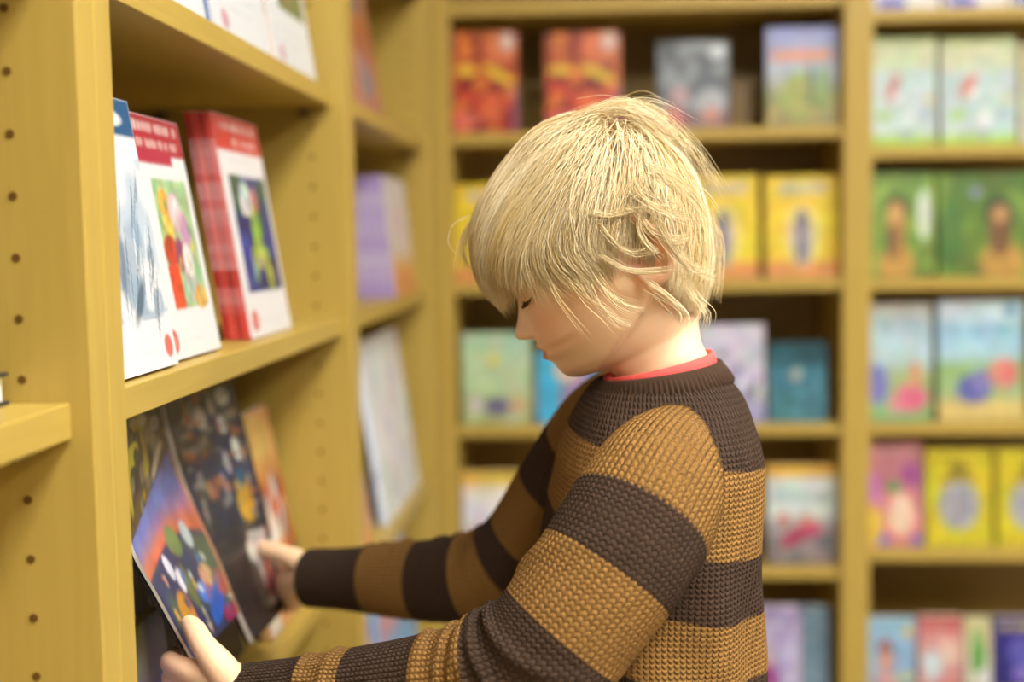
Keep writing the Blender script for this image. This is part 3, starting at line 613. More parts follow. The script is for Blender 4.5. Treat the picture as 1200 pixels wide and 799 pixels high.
rings = []
G = lambda x, s: np.exp(-(x/s)**2)
for u in us:
    xf, xb, w, c, ex = sm(pf, u, 1.2), sm(pb, u), sm(pw, u), ip(pc, u), ip(pe, u)
    ca, sa = np.cos(an), np.sin(an)
    y = w*np.sign(sa)*np.abs(sa)**(2/np.where(ca > 0, ex, 2.05))
    f = np.where(ca > 0, c+(xf-c)*np.abs(ca)**(2/ex), c-(c-xb)*np.abs(ca)**(2/2.1))
    fr = np.clip(ca*3, 0, 1)
    nh = np.interp(u, [-58, -54, -50, -46, -42, -38, -33, -25, -15, -5, 4], [0, 4, 13, 20, 23, 22.5, 19, 12.5, 6.5, 2.5, 0])
    nw = np.interp(u, [-58, -52, -44, -35, -20, 0], [13, 13, 13, 11, 9, 9])
    d = nh*np.exp(-(np.abs(y)/nw)**2.2)
    d = d + 6*G(u+47, 6)*(G(y-13, 6.5)+G(y+13, 6.5)) - 6*G(u+55, 3)*(G(y-7, 4)+G(y+7, 4))
    d = d + 2.2*G(u+64, 4)*G(y, 17) + 2.6*G(u+79, 4.5)*G(y, 15) - 5*G(u+71.5, 2.0)*np.exp(-(np.abs(y)/21)**4) - 1.5*G(u+58, 4)*G(y, 4)
    d = d - 11*G(u-1, 13)*(G(y-36, 22)+G(y+36, 22)) + 7.0*G(u+4, 9)*(G(y-35, 13)+G(y+35, 13)) + 3*G(u-20, 8)*(G(y-33, 22)+G(y+33, 22))
    d = d + 4*G(u+42, 26)*(G(y-44, 26)+G(y+44, 26))
    f = f + d*fr
    jl = np.interp(f, [-90, -62, 58, 76], [-45, -58, -121, -128]); kj = np.clip((jl-u)/5, 0, 1); kj = kj*kj*(3-2*kj)
    y = y*(1-.23*kj*np.clip((u+150)/25, 0, 1))
    rings.append(H(f, np.full(na, u), y))
skin = MB()
skin.add(*loft(rings))
def surf(u, y):
    i = int(np.argmin(np.abs(us-u))); f_, _, y_ = toH(rings[i]); k = f_ > 20
    o_ = np.argsort(y_[k]); return float(np.interp(y, y_[k][o_], f_[k][o_]))
def cap_tube(pts, rad, **k): skin.add(*tube(pts, rad, **k))
# ears
for sg in (1, -1):
    ct = np.array([-48, -24, 0.]); n = 26
    th = np.linspace(-2.3, 2.6, n)
    rim = [H(-48-24*cos(a)*(1.0)+5*sin(a), -22+42*sin(a)*(1.0 if sin(a) > 0 else .86), sg*(99+9*(1+cos(a))*.8)) for a in th]
    skin.add(*tube(np.array(rim), np.full(n, 5.0*HS), n=10, m=60))
    rr = []                                     # the ear's plate, dished in the middle
    for k, q in enumerate(np.linspace(0, 1, 7)):
        a2 = np.linspace(0, 2*pi, 24, endpoint=False)
        rr.append(H(-48-24*q*np.cos(a2)+5*q*np.sin(a2), -22+41*q*np.sin(a2), sg*(92+7*q+9*q*(1+np.cos(a2))*.7)))
    back = [H(-48-24*q*np.cos(a2)+5*q*np.sin(a2), -22+41*q*np.sin(a2), sg*(84+4*q+9*q*(1+np.cos(a2))*.6)) for q in np.linspace(1, 0, 4)]
    skin.add(*loft(rr+back))
    skin.add(*tube(np.array([H(-36, -56, sg*100), H(-40, -62, sg*101), H(-46, -58, sg*101)]), np.array([6, 6.5, 5])*HS, n=10, m=10))
# ---- trunk, arms, hands, legs of the body under the clothes
TRK = [(452, 718, 812, .043), (470, 708, 832, .064), (492, 692, 850, .088), (520, 680, 856, .100), (560, 672, 862, .106), (640, 662, 862, .108), (740, 664, 860, .106), (840, 664, 860, .112), (905, 665, 862, .118), (960, 668, 864, .116)]
def torso_ring(py, x0, x1, hw, n=120, ex=2.35, TY=1.025):
    a, b = P(x0, py, TY), P(x1, py, TY); c = (a+b)/2; rx = (b-a)[0]/2
    t = np.linspace(-pi, pi, n, endpoint=False)
    X = rx*np.sign(np.cos(t))*np.abs(np.cos(t))**(2/ex); Yv = hw*np.sign(np.sin(t))*np.abs(np.sin(t))**(2/ex)
    # far shoulder is a little forward
    return np.stack([c[0]+X-Yv*.10, TY+Yv, np.full(n, c[2])], 1)
def resample(tab, n):
    tab = np.asarray(tab, float); q = np.linspace(tab[0, 0], tab[-1, 0], n)
    return [(z,)+tuple(np.interp(z, tab[:, 0], tab[:, k]) for k in range(1, tab.shape[1])) for z in q]
skin.add(*loft([torso_ring(*r, n=64) for r in resample(TRK, 30)]))
NS, NE, NW = P(778, 560, .925), P(592, 792, .868), P(292, 819, .925)
FS, FE, FWr = P(712, 512, 1.13), P(572, 690, 1.185), P(372, 679, 1.255)
cap_tube([NS, (NS*.5+NE*.5), NE], [.034, .030, .026], m=20); cap_tube([NE, NE*.5+NW*.5, NW], [.026, .024, .0175], m=20)
cap_tube([FS, (FS*.5+FE*.5), FE], [.034, .030, .026], m=20); cap_tube([FE, FE*.5+FWr*.5, FWr], [.026, .024, .0175], m=20)
# near (left) hand: palm below the booklet's edge, thumb over its cover, fingers behind it
K = 1.0
palmN = P(248, 806, .930)
cap_tube([NW, P(276, 812, .925), palmN, P(226, 801, .937)], [.0165, .0185, .0205, .0165], m=16, flat=1.25)
cap_tube([P(276, 806, .920), P(258, 781, .916), P(239, 757, .921), P(228, 738, .931), P(222, 730, .937)], [.0125, .0125, .0098, .0088, .0068], m=20)
for k, (dx, dy, ln) in enumerate(((0, 0, 1.0), (2, 20, 1.08), (8, 39, 1.0), (17, 56, .82))):
    p0 = P(246+dx*.6, 791+dy*.85, .921+.004*k); p1 = P(216+dx, 784+dy, .926+.003*k)
    p2 = P(200+dx, 776+dy*.95, .948); p3 = P(206+dx+6*(1-ln), 768+dy*.9, .985*1.0+.01*ln); p4 = P(218+dx, 764+dy*.88, 1.0)
    cap_tube([p0, p1, p2, p3, p4], np.array([.0098, .0094, .0086, .0078, .0062])*(1 if k < 3 else .86), m=22)
# far (right) hand: thumb on the dark cover, palm at its edge, fingers behind
cap_tube([FWr, P(358, 680, 1.27), P(348, 683, 1.30), P(338, 684, 1.325)], [.0170, .0205, .0225, .0165], m=16, flat=1.15)
cap_tube([P(362, 664, 1.255), P(345, 655, 1.265), P(328, 648, 1.275), P(312, 642, 1.288), P(306, 640, 1.294)], [.0125, .0120, .0095, .0085, .0062], m=20)
for k, dy in enumerate((-12, 5, 21, 34)):
    p0 = P(346, 679+dy*.8, 1.315); p1 = P(333, 676+dy, 1.345); p2 = P(315, 672+dy, 1.368); p3 = P(298+4*(k == 3), 668+dy, 1.372)
    cap_tube([p0, p1, p2, p3], np.array([.0098, .0092, .0082, .0064])*(1 if k < 3 else .86), m=18)
cap_tube([P(352, 696, 1.30), P(344, 704, 1.318), P(338, 708, 1.334)], [.0095, .0078, .0062], m=12)
# legs and feet
HIP = P(770, 960, 1.025)
for sg in (-1, 1):
    hx_, hy_ = HIP[0], 1.025+sg*.062
    cap_tube([(hx_, hy_, HIP[2]), (hx_-.008, hy_+sg*.004, .34), (hx_+.006, hy_+sg*.008, .06)], [.058, .042, .030], m=20)
    cap_tube([(hx_+.02, hy_+sg*.008, .032), (hx_-.06, hy_+sg*.012, .030), (hx_-.12, hy_+sg*.018, .024)], [.026, .026, .018], m=12)

m, nt, b = new_mat('skin'); M_SKIN = m
a = nt.nodes.new('ShaderNodeAttribute'); a.attribute_name = 'tone'; lk(nt, a.outputs['Color'], b.inputs['Base Color'])
b.inputs['Roughness'].default_value = .48; b.inputs['Specular IOR Level'].default_value = .35
b.inputs['Subsurface Weight'].default_value = .22; b.inputs['Subsurface Radius'].default_value = (1.0, .35, .2); b.inputs['Subsurface Scale'].default_value = .006
body = remesh('body', skin, .0019, 3, M_SKIN, None)
V = coords(body.data); hf, hu, hy = toH(V)
tone = np.zeros((len(V), 3)) + hx('F2CCA4')
def blend(M, c):
    global tone
    tone = tone*(1-M[:, None]) + hx(c)*M[:, None]
onhead = (hu > -135) & (np.abs(hy) < 125) & (hf > -140) & (hf < 140) & (V[:, 2] > 0.95)
ay = np.abs(hy)
blend(onhead*.40*G(hu+45, 30)*G(ay-48, 30)*(hf > 0), 'E08A6C')
lip = np.clip(1.35-np.sqrt(((hu+72)/10.5)**2+(ay/21)**2)*1.15, 0, 1)*(hf > 78)*onhead
blend(np.clip(lip*2.2, 0, .85), 'C46A5E')
blend(onhead*.5*np.clip(1.2-np.sqrt(((hf+48)/34)**2+((hu+22)/48)**2), 0, 1)*(ay > 94), 'D0604E')
hand = np.maximum(G(np.linalg.norm(V-P(215, 770, .94), axis=1), .05), G(np.linalg.norm(V-P(335, 690, 1.32), axis=1), .05))
blend(.35*hand, 'E09A80')
set_attr(body.data, 'tone', 'FLOAT_COLOR', np.concatenate([tone, np.ones((len(V), 1))], 1))
def own(o, parent=None):
    o.data.transform(Matrix.Translation(-BOY.location)); o.parent = parent or BOY; return o
own(body)

# ---- eyelashes and brows (downcast lids)
M_LASH = plain('lash_brown', '5A3C20', .7, .2)
for sg in (1, -1):
    mb = MB()
    for k in range(15):
        q = -1+2*k/14; yy = 36+12*q; ff = surf(-11, sg*yy)-3
        mb.add(*tube(np.array([H(ff+2.5, -9-1.5*(1-q*q), sg*yy), H(ff+6, -13-2*(1-q*q), sg*(yy+1.5*q)), H(ff+9, -14-2*(1-q*q), sg*(yy+3*q))]), np.array([.55, .4, .15])*HS, n=5, m=6))
    own(mesh_obj('eyelashes', mb.verts(), mb.f, M_LASH, None, True))
    mb = MB(); rg = np.random.default_rng(3)
    for k in range(40):
        q = k/39; yy = 18+34*q; ff = surf(22, sg*yy)-.5; uu = 20+5*sin(q*pi)+rg.uniform(-2, 2)
        mb.add(*tube(np.array([H(ff-1, uu, sg*yy), H(ff+1.5, uu+1.5, sg*(yy+4)), H(ff+.5, uu+1.5, sg*(yy+8))]), np.array([.5, .4, .15])*HS, n=4, m=5))
    own(mesh_obj('eyebrow', mb.verts(), mb.f, plain('brow_blond', 'A8803C', .7, .2), None, True))

# ---- jumper
SWT = [(443, 700, 853, .053), (450, 693, 860, .063), (460, 686, 866, .077), (472, 679, 871, .094), (488, 671, 875, .111), (508, 663, 881, .122), (535, 654, 886, .129), (580, 644, 886, .132), (640, 634, 884, .132), (700, 631, 882, .132), (799, 634, 880, .134), (870, 640, 890, .137), (912, 643, 889, .139)]
TY0, TY1 = SWT[0][0], SWT[-1][0]
trng = resample(SWT, 120)
rg = np.random.default_rng(5)
def fold_t(ring, py):
    t = np.linspace(-pi, pi, len(ring), endpoint=False)
    c = ring.mean(0); d = ring-c; L = np.linalg.norm(d, axis=1)[:, None]
    k = np.clip((py-560)/120, 0, 1)
    amp = k*(.0035*np.sin(5*t+py*.012)+.0028*np.sin(9*t-py*.02+1))
    return ring + d/L*amp[:, None]
swm = MB()
swm.add(*loft([fold_t(torso_ring(*r, n=160, TY=1.025), r[0]) for r in trng]))
def sleeve(pts, rad, m=150, n=90, folds=()):
    pr = np.concatenate([np.asarray(pts, float), np.asarray(rad, float)[:, None]], 1)
    S = catmull(pr, m); C, R = S[:, :3].copy(), S[:, 3].copy(); T, N, B = frames(C)
    an = np.linspace(0, 2*pi, n, endpoint=False); s = np.linspace(0, 1, m)
    rings = []
    for i in range(m):
        r = np.full(n, R[i])
        for (s0, wd, amp, ph, sl) in folds:
            r += amp*np.exp(-((s[i]-s0-sl*np.cos(an-ph))/wd)**2)*(0.55+.45*np.cos(an-ph))
        rings.append(C[i]+np.outer(np.cos(an)*r, N[i])+np.outer(np.sin(an)*r, B[i]))
    return C, R, N, B, rings
mid = lambda a, b_, t: a*(1-t)+b_*t
off = np.array([0, 0, -.004])
NP = [P(797, 536, .965), P(770, 572, .922), P(735, 632, .895), P(688, 702, .877), P(640, 762, .868), P(590, 793, .870), P(540, 803, .880), P(470, 810, .892), P(400, 815, .905), P(345, 818, .914), P(272, 822, .930)]
NR = [.046, .052, .054, .052, .050, .047, .043, .038, .034, .0305, .0285]
FP = [P(745, 480, 1.09), P(712, 512, 1.13), P(668, 570, 1.155), P(622, 634, 1.172), P(584, 668, 1.183), P(545, 678, 1.195), P(500, 680, 1.21), P(462, 679, 1.222), P(435, 679, 1.232), P(400, 678, 1.245), P(362, 677, 1.258)]
FR = [.046, .052, .050, .046, .044, .0425, .040, .038, .0345, .0315, .0305]
nfold = [(.40, .012, .006, 2.2, .05), (.46, .011, .007, 2.0, .04), (.51, .010, .007, 2.0, .02), (.56, .010, .006, 2.0, -.01), (.61, .009, .005, 2.0, -.02), (.66, .010, .004, 2.0, -.02), (.28, .02, .004, 3.5, .06), (.80, .008, .0035, 2.0, 0), (.865, .010, .0030, 2.0, 0)]
ffold = [(.36, .014, .005, 2.0, .03), (.43, .012, .006, 2.0, .02), (.50, .012, .005, 2.0, 0), (.57, .011, .004, 2.0, -.02), (.66, .010, .004, 2.0, .0), (.74, .010, .003, 2.0, 0), (.80, .010, .004, 2.0, 0)]
SN = sleeve(NP, NR, folds=nfold); SF = sleeve(FP, FR, folds=ffold)
swm.add(*loft(SN[4])); swm.add(*loft(SF[4]))
m, nt, b = new_mat('rib_knit_wool'); M_KNIT = m
def node(t, **kw):
    n_ = nt.nodes.new(t)
    for k_, v_ in kw.items(): setattr(n_, k_, v_)
    return n_
def math(op, a_, b_=None, c_=None):
    n_ = node('ShaderNodeMath', operation=op)
    for i_, q in enumerate((a_, b_, c_)):
        if q is None: continue
        if isinstance(q, (int, float)): n_.inputs[i_].default_value = q
        else: lk(nt, q, n_.inputs[i_])
    return n_.outputs[0]
def fattr(name_): return node('ShaderNodeAttribute', attribute_name=name_).outputs['Fac']
ru, rv, sd = fattr('rib_u'), fattr('rib_v'), fattr('stripe')
rib = math('ABSOLUTE', math('SINE', math('MULTIPLY', ru, pi)))
ribh = math('POWER', rib, .6)
zig = math('ABSOLUTE', math('SINE', math('MULTIPLY', math('ADD', math('MULTIPLY', rv, 1/.0040), math('MULTIPLY', rib, .45)), pi)))
nz = node('ShaderNodeTexNoise'); nz.inputs['Scale'].default_value = 900; nz.inputs['Detail'].default_value = 3
height = math('ADD', math('ADD', math('MULTIPLY', ribh, 1.0), math('MULTIPLY', zig, .6)), math('MULTIPLY', nz.outputs['Fac'], .35))
bp = node('ShaderNodeBump'); bp.inputs['Strength'].default_value = 1.0; bp.inputs['Distance'].default_value = .0042
lk(nt, height, bp.inputs['Height']); lk(nt, bp.outputs['Normal'], b.inputs['Normal'])
mixn = node('ShaderNodeMix', data_type='RGBA')
lk(nt, math('MULTIPLY_ADD', math('ADD', sd, math('MULTIPLY', math('SUBTRACT', zig, .5), .0012)), 1/.0012, .5), mixn.inputs[0]); mixn.clamp_factor = True
nz2 = node('ShaderNodeTexNoise'); nz2.inputs['Scale'].default_value = 260; nz2.inputs['Detail'].default_value = 4
def fleck(c, k=.22):
    r_ = node('ShaderNodeValToRGB'); e_ = r_.color_ramp.elements; cc = hx(c)
    e_[0].position = .3; e_[1].position = .7; e_[0].color = (*(cc*(1-k)), 1); e_[1].color = (*(cc*(1+k)), 1); lk(nt, nz2.outputs['Fac'], r_.inputs['Fac']); return r_.outputs['Color']
lk(nt, fleck('4D3A2C'), mixn.inputs[6]); lk(nt, fleck('A0763E'), mixn.inputs[7])
lk(nt, mixn.outputs[2], b.inputs['Base Color'])
b.inputs['Roughness'].default_value = .95; b.inputs['Specular IOR Level'].default_value = .05
b.inputs['Sheen Weight'].default_value = .03; b.inputs['Sheen Roughness'].default_value = .5
jum = remesh('striped_jumper', swm, .0024, 3, M_KNIT, None)
V = coords(jum.data)
def near_line(V, S):
    C, R, N, B, _ = S; bd = np.full(len(V), 1e9); bs = np.zeros(len(V)); bi = np.zeros(len(V), int); bt = np.zeros(len(V))
    for i in range(len(C)-1):
        a_, d_ = C[i], C[i+1]-C[i]; t_ = np.clip(((V-a_) @ d_)/(d_ @ d_), 0, 1)
        q = V-a_-t_[:, None]*d_; dd = np.einsum('ij,ij->i', q, q); k_ = dd < bd
        bd[k_] = dd[k_]; bi[k_] = i; bt[k_] = t_[k_]
    L = np.concatenate([[0], np.cumsum(np.linalg.norm(np.diff(C, axis=0), axis=1))])
    s_ = L[bi]+bt*(L[bi+1]-L[bi]); base = C[bi]+bt[:, None]*(C[bi+1]-C[bi]); q = V-base
    th = np.arctan2(np.einsum('ij,ij->i', q, B[bi]), np.einsum('ij,ij->i', q, N[bi]))
    return np.sqrt(bd)/R[bi], s_, th, L
qn, sn, tn, Ln = near_line(V, SN); qf, sf, tf, Lf = near_line(V, SF)
zs_ = np.array([P(770, r[0], 1.025)[2] for r in trng])[::-1]
cxs = np.array([(P(r[1], r[0], 1.025)[0]+P(r[2], r[0], 1.025)[0])/2 for r in trng])[::-1]
rxs = np.array([(P(r[2], r[0], 1.025)[0]-P(r[1], r[0], 1.025)[0])/2 for r in trng])[::-1]
hws = np.array([r[3] for r in trng])[::-1]
zi = lambda tab: np.interp(V[:, 2], zs_, tab)
dy_ = (V[:, 1]-1.025); dx_ = V[:, 0]-zi(cxs)+dy_*.10
qt = (np.abs(dx_/zi(rxs))**2.35+np.abs(dy_/zi(hws))**2.35)**(1/2.35)
tt = np.arctan2(dy_/zi(hws), dx_/zi(rxs)+1e-9)
part = np.argmin(np.stack([qt, qn, qf]), 0)
def stripes(s_, bnds, first):
    """signed distance to the next stripe edge; positive = tan"""
    b_ = np.array(bnds); i = np.searchsorted(b_, s_); d = np.min(np.abs(s_[:, None]-b_[None]), 1)
    return d*np.where((i+first) % 2 == 0, -1, 1)
def s_at(S, L, pts):
    out = []
    px = np.array([proj(c) for c in S[0]])
    for p in pts: out.append(L[np.argmin(((px-np.array(p))**2).sum(1))])
    return out
bn = s_at(SN, Ln, [(771, 558), (741, 604), (703, 668), (652, 740), (580, 796), (503, 806), (420, 813), (366, 817)]); bn[0] = Ln[0]-.2
bfar = s_at(SF, Lf, [(700, 530), (660, 580), (622, 634), (592, 660), (549, 677), (492, 680), (437, 679)])
zt = lambda y_, x_=880: P(x_, y_, 1.0)[2]
# torso stripes sag a little towards the back seam
Vz = -(V[:, 2]-CAMH) - .15*(dx_-.055)
bt_ = [.176, .240, .288, .336, .392]
st = np.where(part == 0, stripes(Vz, bt_, 0), np.where(part == 1, stripes(sn, bn, 0), stripes(sf, bfar, 1)))
RU = np.where(part == 0, tt/(2*pi)*126, np.where(part == 1, tn/(2*pi)*60, tf/(2*pi)*60))
RV = np.where(part == 0, V[:, 2], np.where(part == 1, sn, sf))
set_attr(jum.data, 'rib_u', 'FLOAT', RU); set_attr(jum.data, 'rib_v', 'FLOAT', RV); set_attr(jum.data, 'stripe', 'FLOAT', st)
own(jum)
# ---- neckband of the jumper (a rib geometry of its own) and the coral T-shirt collar
def neck_ring(c, rx, ry, tilt, prof, n, ribs=0, ramp=0.0, ex=2.1):
    """sweep a closed profile (radial, height) round a tilted oval"""
    t = np.linspace(0, 2*pi, n, endpoint=False); rings = []
    ax = np.array([cos(tilt), 0, sin(tilt)]); az = np.array([-sin(tilt), 0, cos(tilt)]); ay_ = np.array([0, 1.0, 0])
    prof = np.asarray(prof); pc_ = prof.mean(0)
    for a_ in t:
        k_ = 1+ramp*(sin(a_*ribs)) if ribs else 1
        pr = pc_+(prof-pc_)*np.array([k_, 1])
        e = (abs(cos(a_))**ex+abs(sin(a_))**ex)**(-1/ex)
        dirv = (ax*cos(a_)*rx+ay_*sin(a_)*ry)*e; dl = np.linalg.norm(dirv); dn = dirv/dl
        rings.append(np.array([c+dirv+dn*r_+az*h_+dn*0 for r_, h_ in pr]))
    k = len(prof); v = np.concatenate(rings); f = []
    for i in range(n):
        for j in range(k):
            f.append((i*k+j, ((i+1) % n)*k+j, ((i+1) % n)*k+(j+1) % k, i*k+(j+1) % k))
    return v, f
NC = P(774, 447, 1.022)
band = [(.000, .006), (.002, .0082), (.0045, .007), (.0080, .0005), (.0112, -.0075), (.0108, -.0105), (.006, -.0105), (.002, -.003)]
m, nt, b = new_mat('neckband_wool'); M_BAND = m; cb = hx('4D3A2C')
b.inputs['Roughness'].default_value = .95; b.inputs['Specular IOR Level'].default_value = .05; b.inputs['Sheen Weight'].default_value = .03
nz = nt.nodes.new('ShaderNodeTexNoise'); nz.inputs['Scale'].default_value = 700; nz.inputs['Detail'].default_value = 3
rp = nt.nodes.new('ShaderNodeValToRGB'); rp.color_ramp.elements[0].color = (*(cb*.75), 1); rp.color_ramp.elements[1].color = (*(cb*1.25), 1)
bp = nt.nodes.new('ShaderNodeBump'); bp.inputs['Distance'].default_value = .0006
lk(nt, nz.outputs['Fac'], rp.inputs['Fac']); lk(nt, rp.outputs['Color'], b.inputs['Base Color']); lk(nt, nz.outputs['Fac'], bp.inputs['Height']); lk(nt, bp.outputs['Normal'], b.inputs['Normal'])
v, f = neck_ring(NC+np.array([0, 0, .0025]), .0470, .0500, radians(8.5), band, 960, 84, .22)
o = mesh_obj('neckband', v, f, M_BAND, None, True); o['label'] = 'dark brown ribbed neckband'; own(o)
tee = [(-.003, .012), (-.0018, .0165), (.0008, .0165), (.0018, .012), (.0030, -.006), (.0005, -.008), (-.0015, -.002)]
M_TEE = plain('coral_cotton', 'E05A54', .85, .2, .08, 300)
v, f = neck_ring(NC+np.array([.0015, 0, -.001]), .0450, .0470, radians(13), tee, 240)
o = mesh_obj('t_shirt_collar', v, f, M_TEE, None, True); o['label'] = 'coral red T-shirt collar showing above the jumper'; own(o)
# ---- jeans and shoes
M_JEAN = plain('dark_denim', '2E3A52', .85, .2, .15, 120); M_SHOE = plain('shoe_canvas', '3A3632', .7, .3, .1, 60); M_SOLE = plain('shoe_rubber', 'D8D4C8', .6, .3)
tr = MB()
tr.add(*loft([torso_ring(*r, n=64) for r in resample([(880, 650, 884, .120), (905, 650, 884, .130), (960, 655, 884, .132), (1010, 668, 872, .12)], 14)]))
for sg in (-1, 1):
    hx_, hy_ = HIP[0], 1.025+sg*.064
    tr.add(*tube([(hx_, hy_, HIP[2]-.01), (hx_-.006, hy_+sg*.004, .34), (hx_+.004, hy_+sg*.008, .075)], [.066, .054, .047], m=24, roundends=False))
own(remesh('jeans', tr, .005, 3, M_JEAN, None))
for sg in (-1, 1):
    hx_, hy_ = HIP[0], 1.025+sg*.072
    rr = []
    for q in np.linspace(0, 1, 22):
        x = hx_+.055-.20*q; hh = np.interp(q, [0, .1, .35, .6, .9, 1], [.05, .075, .078, .055, .038, .012]); ww = np.interp(q, [0, .08, .3, .7, .92, 1], [.014, .028, .031, .037, .028, .008])
        t_ = np.linspace(0, 2*pi, 20, endpoint=False)
        rr.append(np.stack([np.full(20, x), hy_-sg*.006*q+ww*np.cos(t_), .012+hh/2+hh/2*np.sin(t_)], 1))
    v, f = loft(rr); o = own(mesh_obj('shoe', v, f, M_SHOE, None, True))
    rs = [np.stack([r[:, 0]*0+ (hx_-.045+(r[0, 0]-hx_+.045)*1.03), hy_+(r[:, 1]-hy_)*1.06, np.where(r[:, 2] > r[:, 2].mean(), .022, .0005)], 1) for r in rr]
    v, f = loft(rs); own(mesh_obj('sole', v, f, M_SOLE, None), o)
# ---- hair: every lock is its own thin strand, grown from a whorl at the back of the crown
EC = np.array([-16., 8., 0.]); EA = np.array([121., 133., 105.])
WH0 = np.array([-92., 108., 12.])
GR = np.array([sin(TILT), -cos(TILT), 0.])            # gravity in the head frame (f, u, y)
def hairline(f): return np.interp(f, [-140, -100, -70, -52, -30, 0, 25, 50, 75, 95], [-92, -90, -70, -20, 6, 2, 22, 42, 62, 68])
def uend(f): return np.interp(f, [-170, -120, -80, -60, -45, -25, 5, 35, 60, 90, 130], [-112, -122, -108, -66, -8, 0, -18, -16, -2, 14, 26])
def grow(n, seed, layer_lo, layer_hi, clump_guides=None):
    rg = np.random.default_rng(seed)
    d = rg.normal(size=(n*4, 3)); d /= np.linalg.norm(d, axis=1)[:, None]
    p = EC+d*EA; keep = p[:, 1] > hairline(p[:, 0]); p = p[keep][:n]; n = len(p)
    lay = rg.uniform(layer_lo, layer_hi, n); jit = rg.normal(size=n)
    WH = WH0+rg.normal(size=(n, 3))*np.array([16, 8, 14.])
    st = [p.copy()]; step = 7.0
    lay = lay*(1-.8*np.clip((-p[:, 0]-50)/50, 0, 1)*np.clip((85-p[:, 1])/50, 0, 1))
    q = (p-EC)/EA; nn = q/EA; nn /= np.linalg.norm(nn, axis=1)[:, None]
    ph = rg.uniform(0, 6.28, n); alive = np.ones(n, bool); ln = np.zeros(n, int)
    endj = rg.normal(0, 14, n); p = p.copy(); dprev = nn*.5
    backness = np.clip((-p[:, 0]-20)/60, 0, 1)
    for k in range(62):
        q = (p-EC)/EA; rad = np.linalg.norm(q, axis=1)[:, None]; nn = q/EA; nn /= np.linalg.norm(nn, axis=1)[:, None]
        fl = p-WH; fl = fl-nn*np.einsum('ij,ij->i', fl, nn)[:, None]; fl /= (np.linalg.norm(fl, axis=1)[:, None]+1e-6)
        gt = GR - nn*np.minimum(nn @ GR, 0)[:, None]
        low = np.clip((10-p[:, 1])/60, 0, 1)
        g = np.clip(.10+.5*low+.35*backness*np.clip(k/14, 0, 1), 0, .9)[:, None]
        side = np.cross(nn, fl); wav = (np.sin(k*.30+ph)*(.03+.40*backness*np.clip(k/16, 0, 1)))[:, None]
        fw_ = np.array([1., 0, 0])-nn*nn[:, :1]; sdn = np.clip((np.abs(nn[:, 2])-.35)/.35, 0, 1)
        fk = (np.interp(p[:, 0], [-90, -40, 0, 60], [0, .30, .65, .45])*np.clip((p[:, 1]-40)/50, 0, 1) - .95*sdn*np.clip((48-p[:, 1])/45, 0, 1)*np.clip((p[:, 0]+25)/30, 0, 1)*np.clip((92-p[:, 0])/25, 0, 1))[:, None]
        des = fl*(1-g)+gt*g+side*wav+fw_*fk; des /= np.linalg.norm(des, axis=1)[:, None]
        dd = dprev*.55+des*.45; dd /= np.linalg.norm(dd, axis=1)[:, None]
        p = p+dd*step*alive[:, None]
        q = (p-EC)/EA; rad = np.linalg.norm(q, axis=1); sc = np.linalg.norm(q*EA, axis=1)/rad
        h = (rad-1)*sc; tgt = lay*np.clip(k/3, 0.3, 1)*(1+.7*np.exp(-((p[:, 0]+85)**2+(p[:, 1]-105)**2)/48.**2))*np.interp(p[:, 0], [-30, 20, 60, 92, 118], [1, .62, .88, 1.28, 1.5])*np.interp(p[:, 1], [0, 45], [.55, 1])
        below = np.clip((-20-p[:, 1])/50, 0, 1)*backness
        push = np.where(h < tgt, (tgt-h)*.6, (tgt-h)*.30*(1-.4*below))
        p = p+nn*(push*alive)[:, None]
        dprev = dd; st.append(p.copy())
        ln += alive; alive = alive & (p[:, 1] > uend(p[:, 0])+endj*1.0)
    st = np.stack(st, 1)                                # n, steps, 3
    return st, ln+1, lay
def resamp(st, ln, m):
    n = len(st); out = np.zeros((n, m, 3)); t = np.linspace(0, 1, m)
    pos = t[None]*(ln[:, None]-1); i = np.minimum(pos.astype(int), (ln-2)[:, None].clip(0)); fr = (pos-i)[..., None]
    a_ = np.take_along_axis(st, i[..., None].repeat(3, 2), 1); b_ = np.take_along_axis(st, (i+1)[..., None].repeat(3, 2), 1)
    return a_*(1-fr)+b_*fr
MP = 18
gst, gln, _ = grow(600, 11, 8, 18); G_ = resamp(gst, gln, MP)
hst, hln, hlay = grow(15000, 7, 4, 19); S_ = resamp(hst, hln, MP)
rg = np.random.default_rng(2)
ok = hln > 4; S_ = S_[ok]; hln = hln[ok]
# clump each strand towards the guide whose root and tip are nearest
key = np.concatenate([S_[:, 0], S_[:, -1]*.7], 1); gk = np.concatenate([G_[:, 0], G_[:, -1]*.7], 1)
idx = np.zeros(len(S_), int)
for i in range(0, len(S_), 2000):
    idx[i:i+2000] = np.argmin(((key[i:i+2000, None]-gk[None])**2).sum(2), 1)
tt_ = np.linspace(0, 1, MP)[None, :, None]; cl = rg.uniform(.2, .75, len(S_))[:, None, None]
S_ = S_+(G_[idx]-S_)*cl*(tt_**1.4)
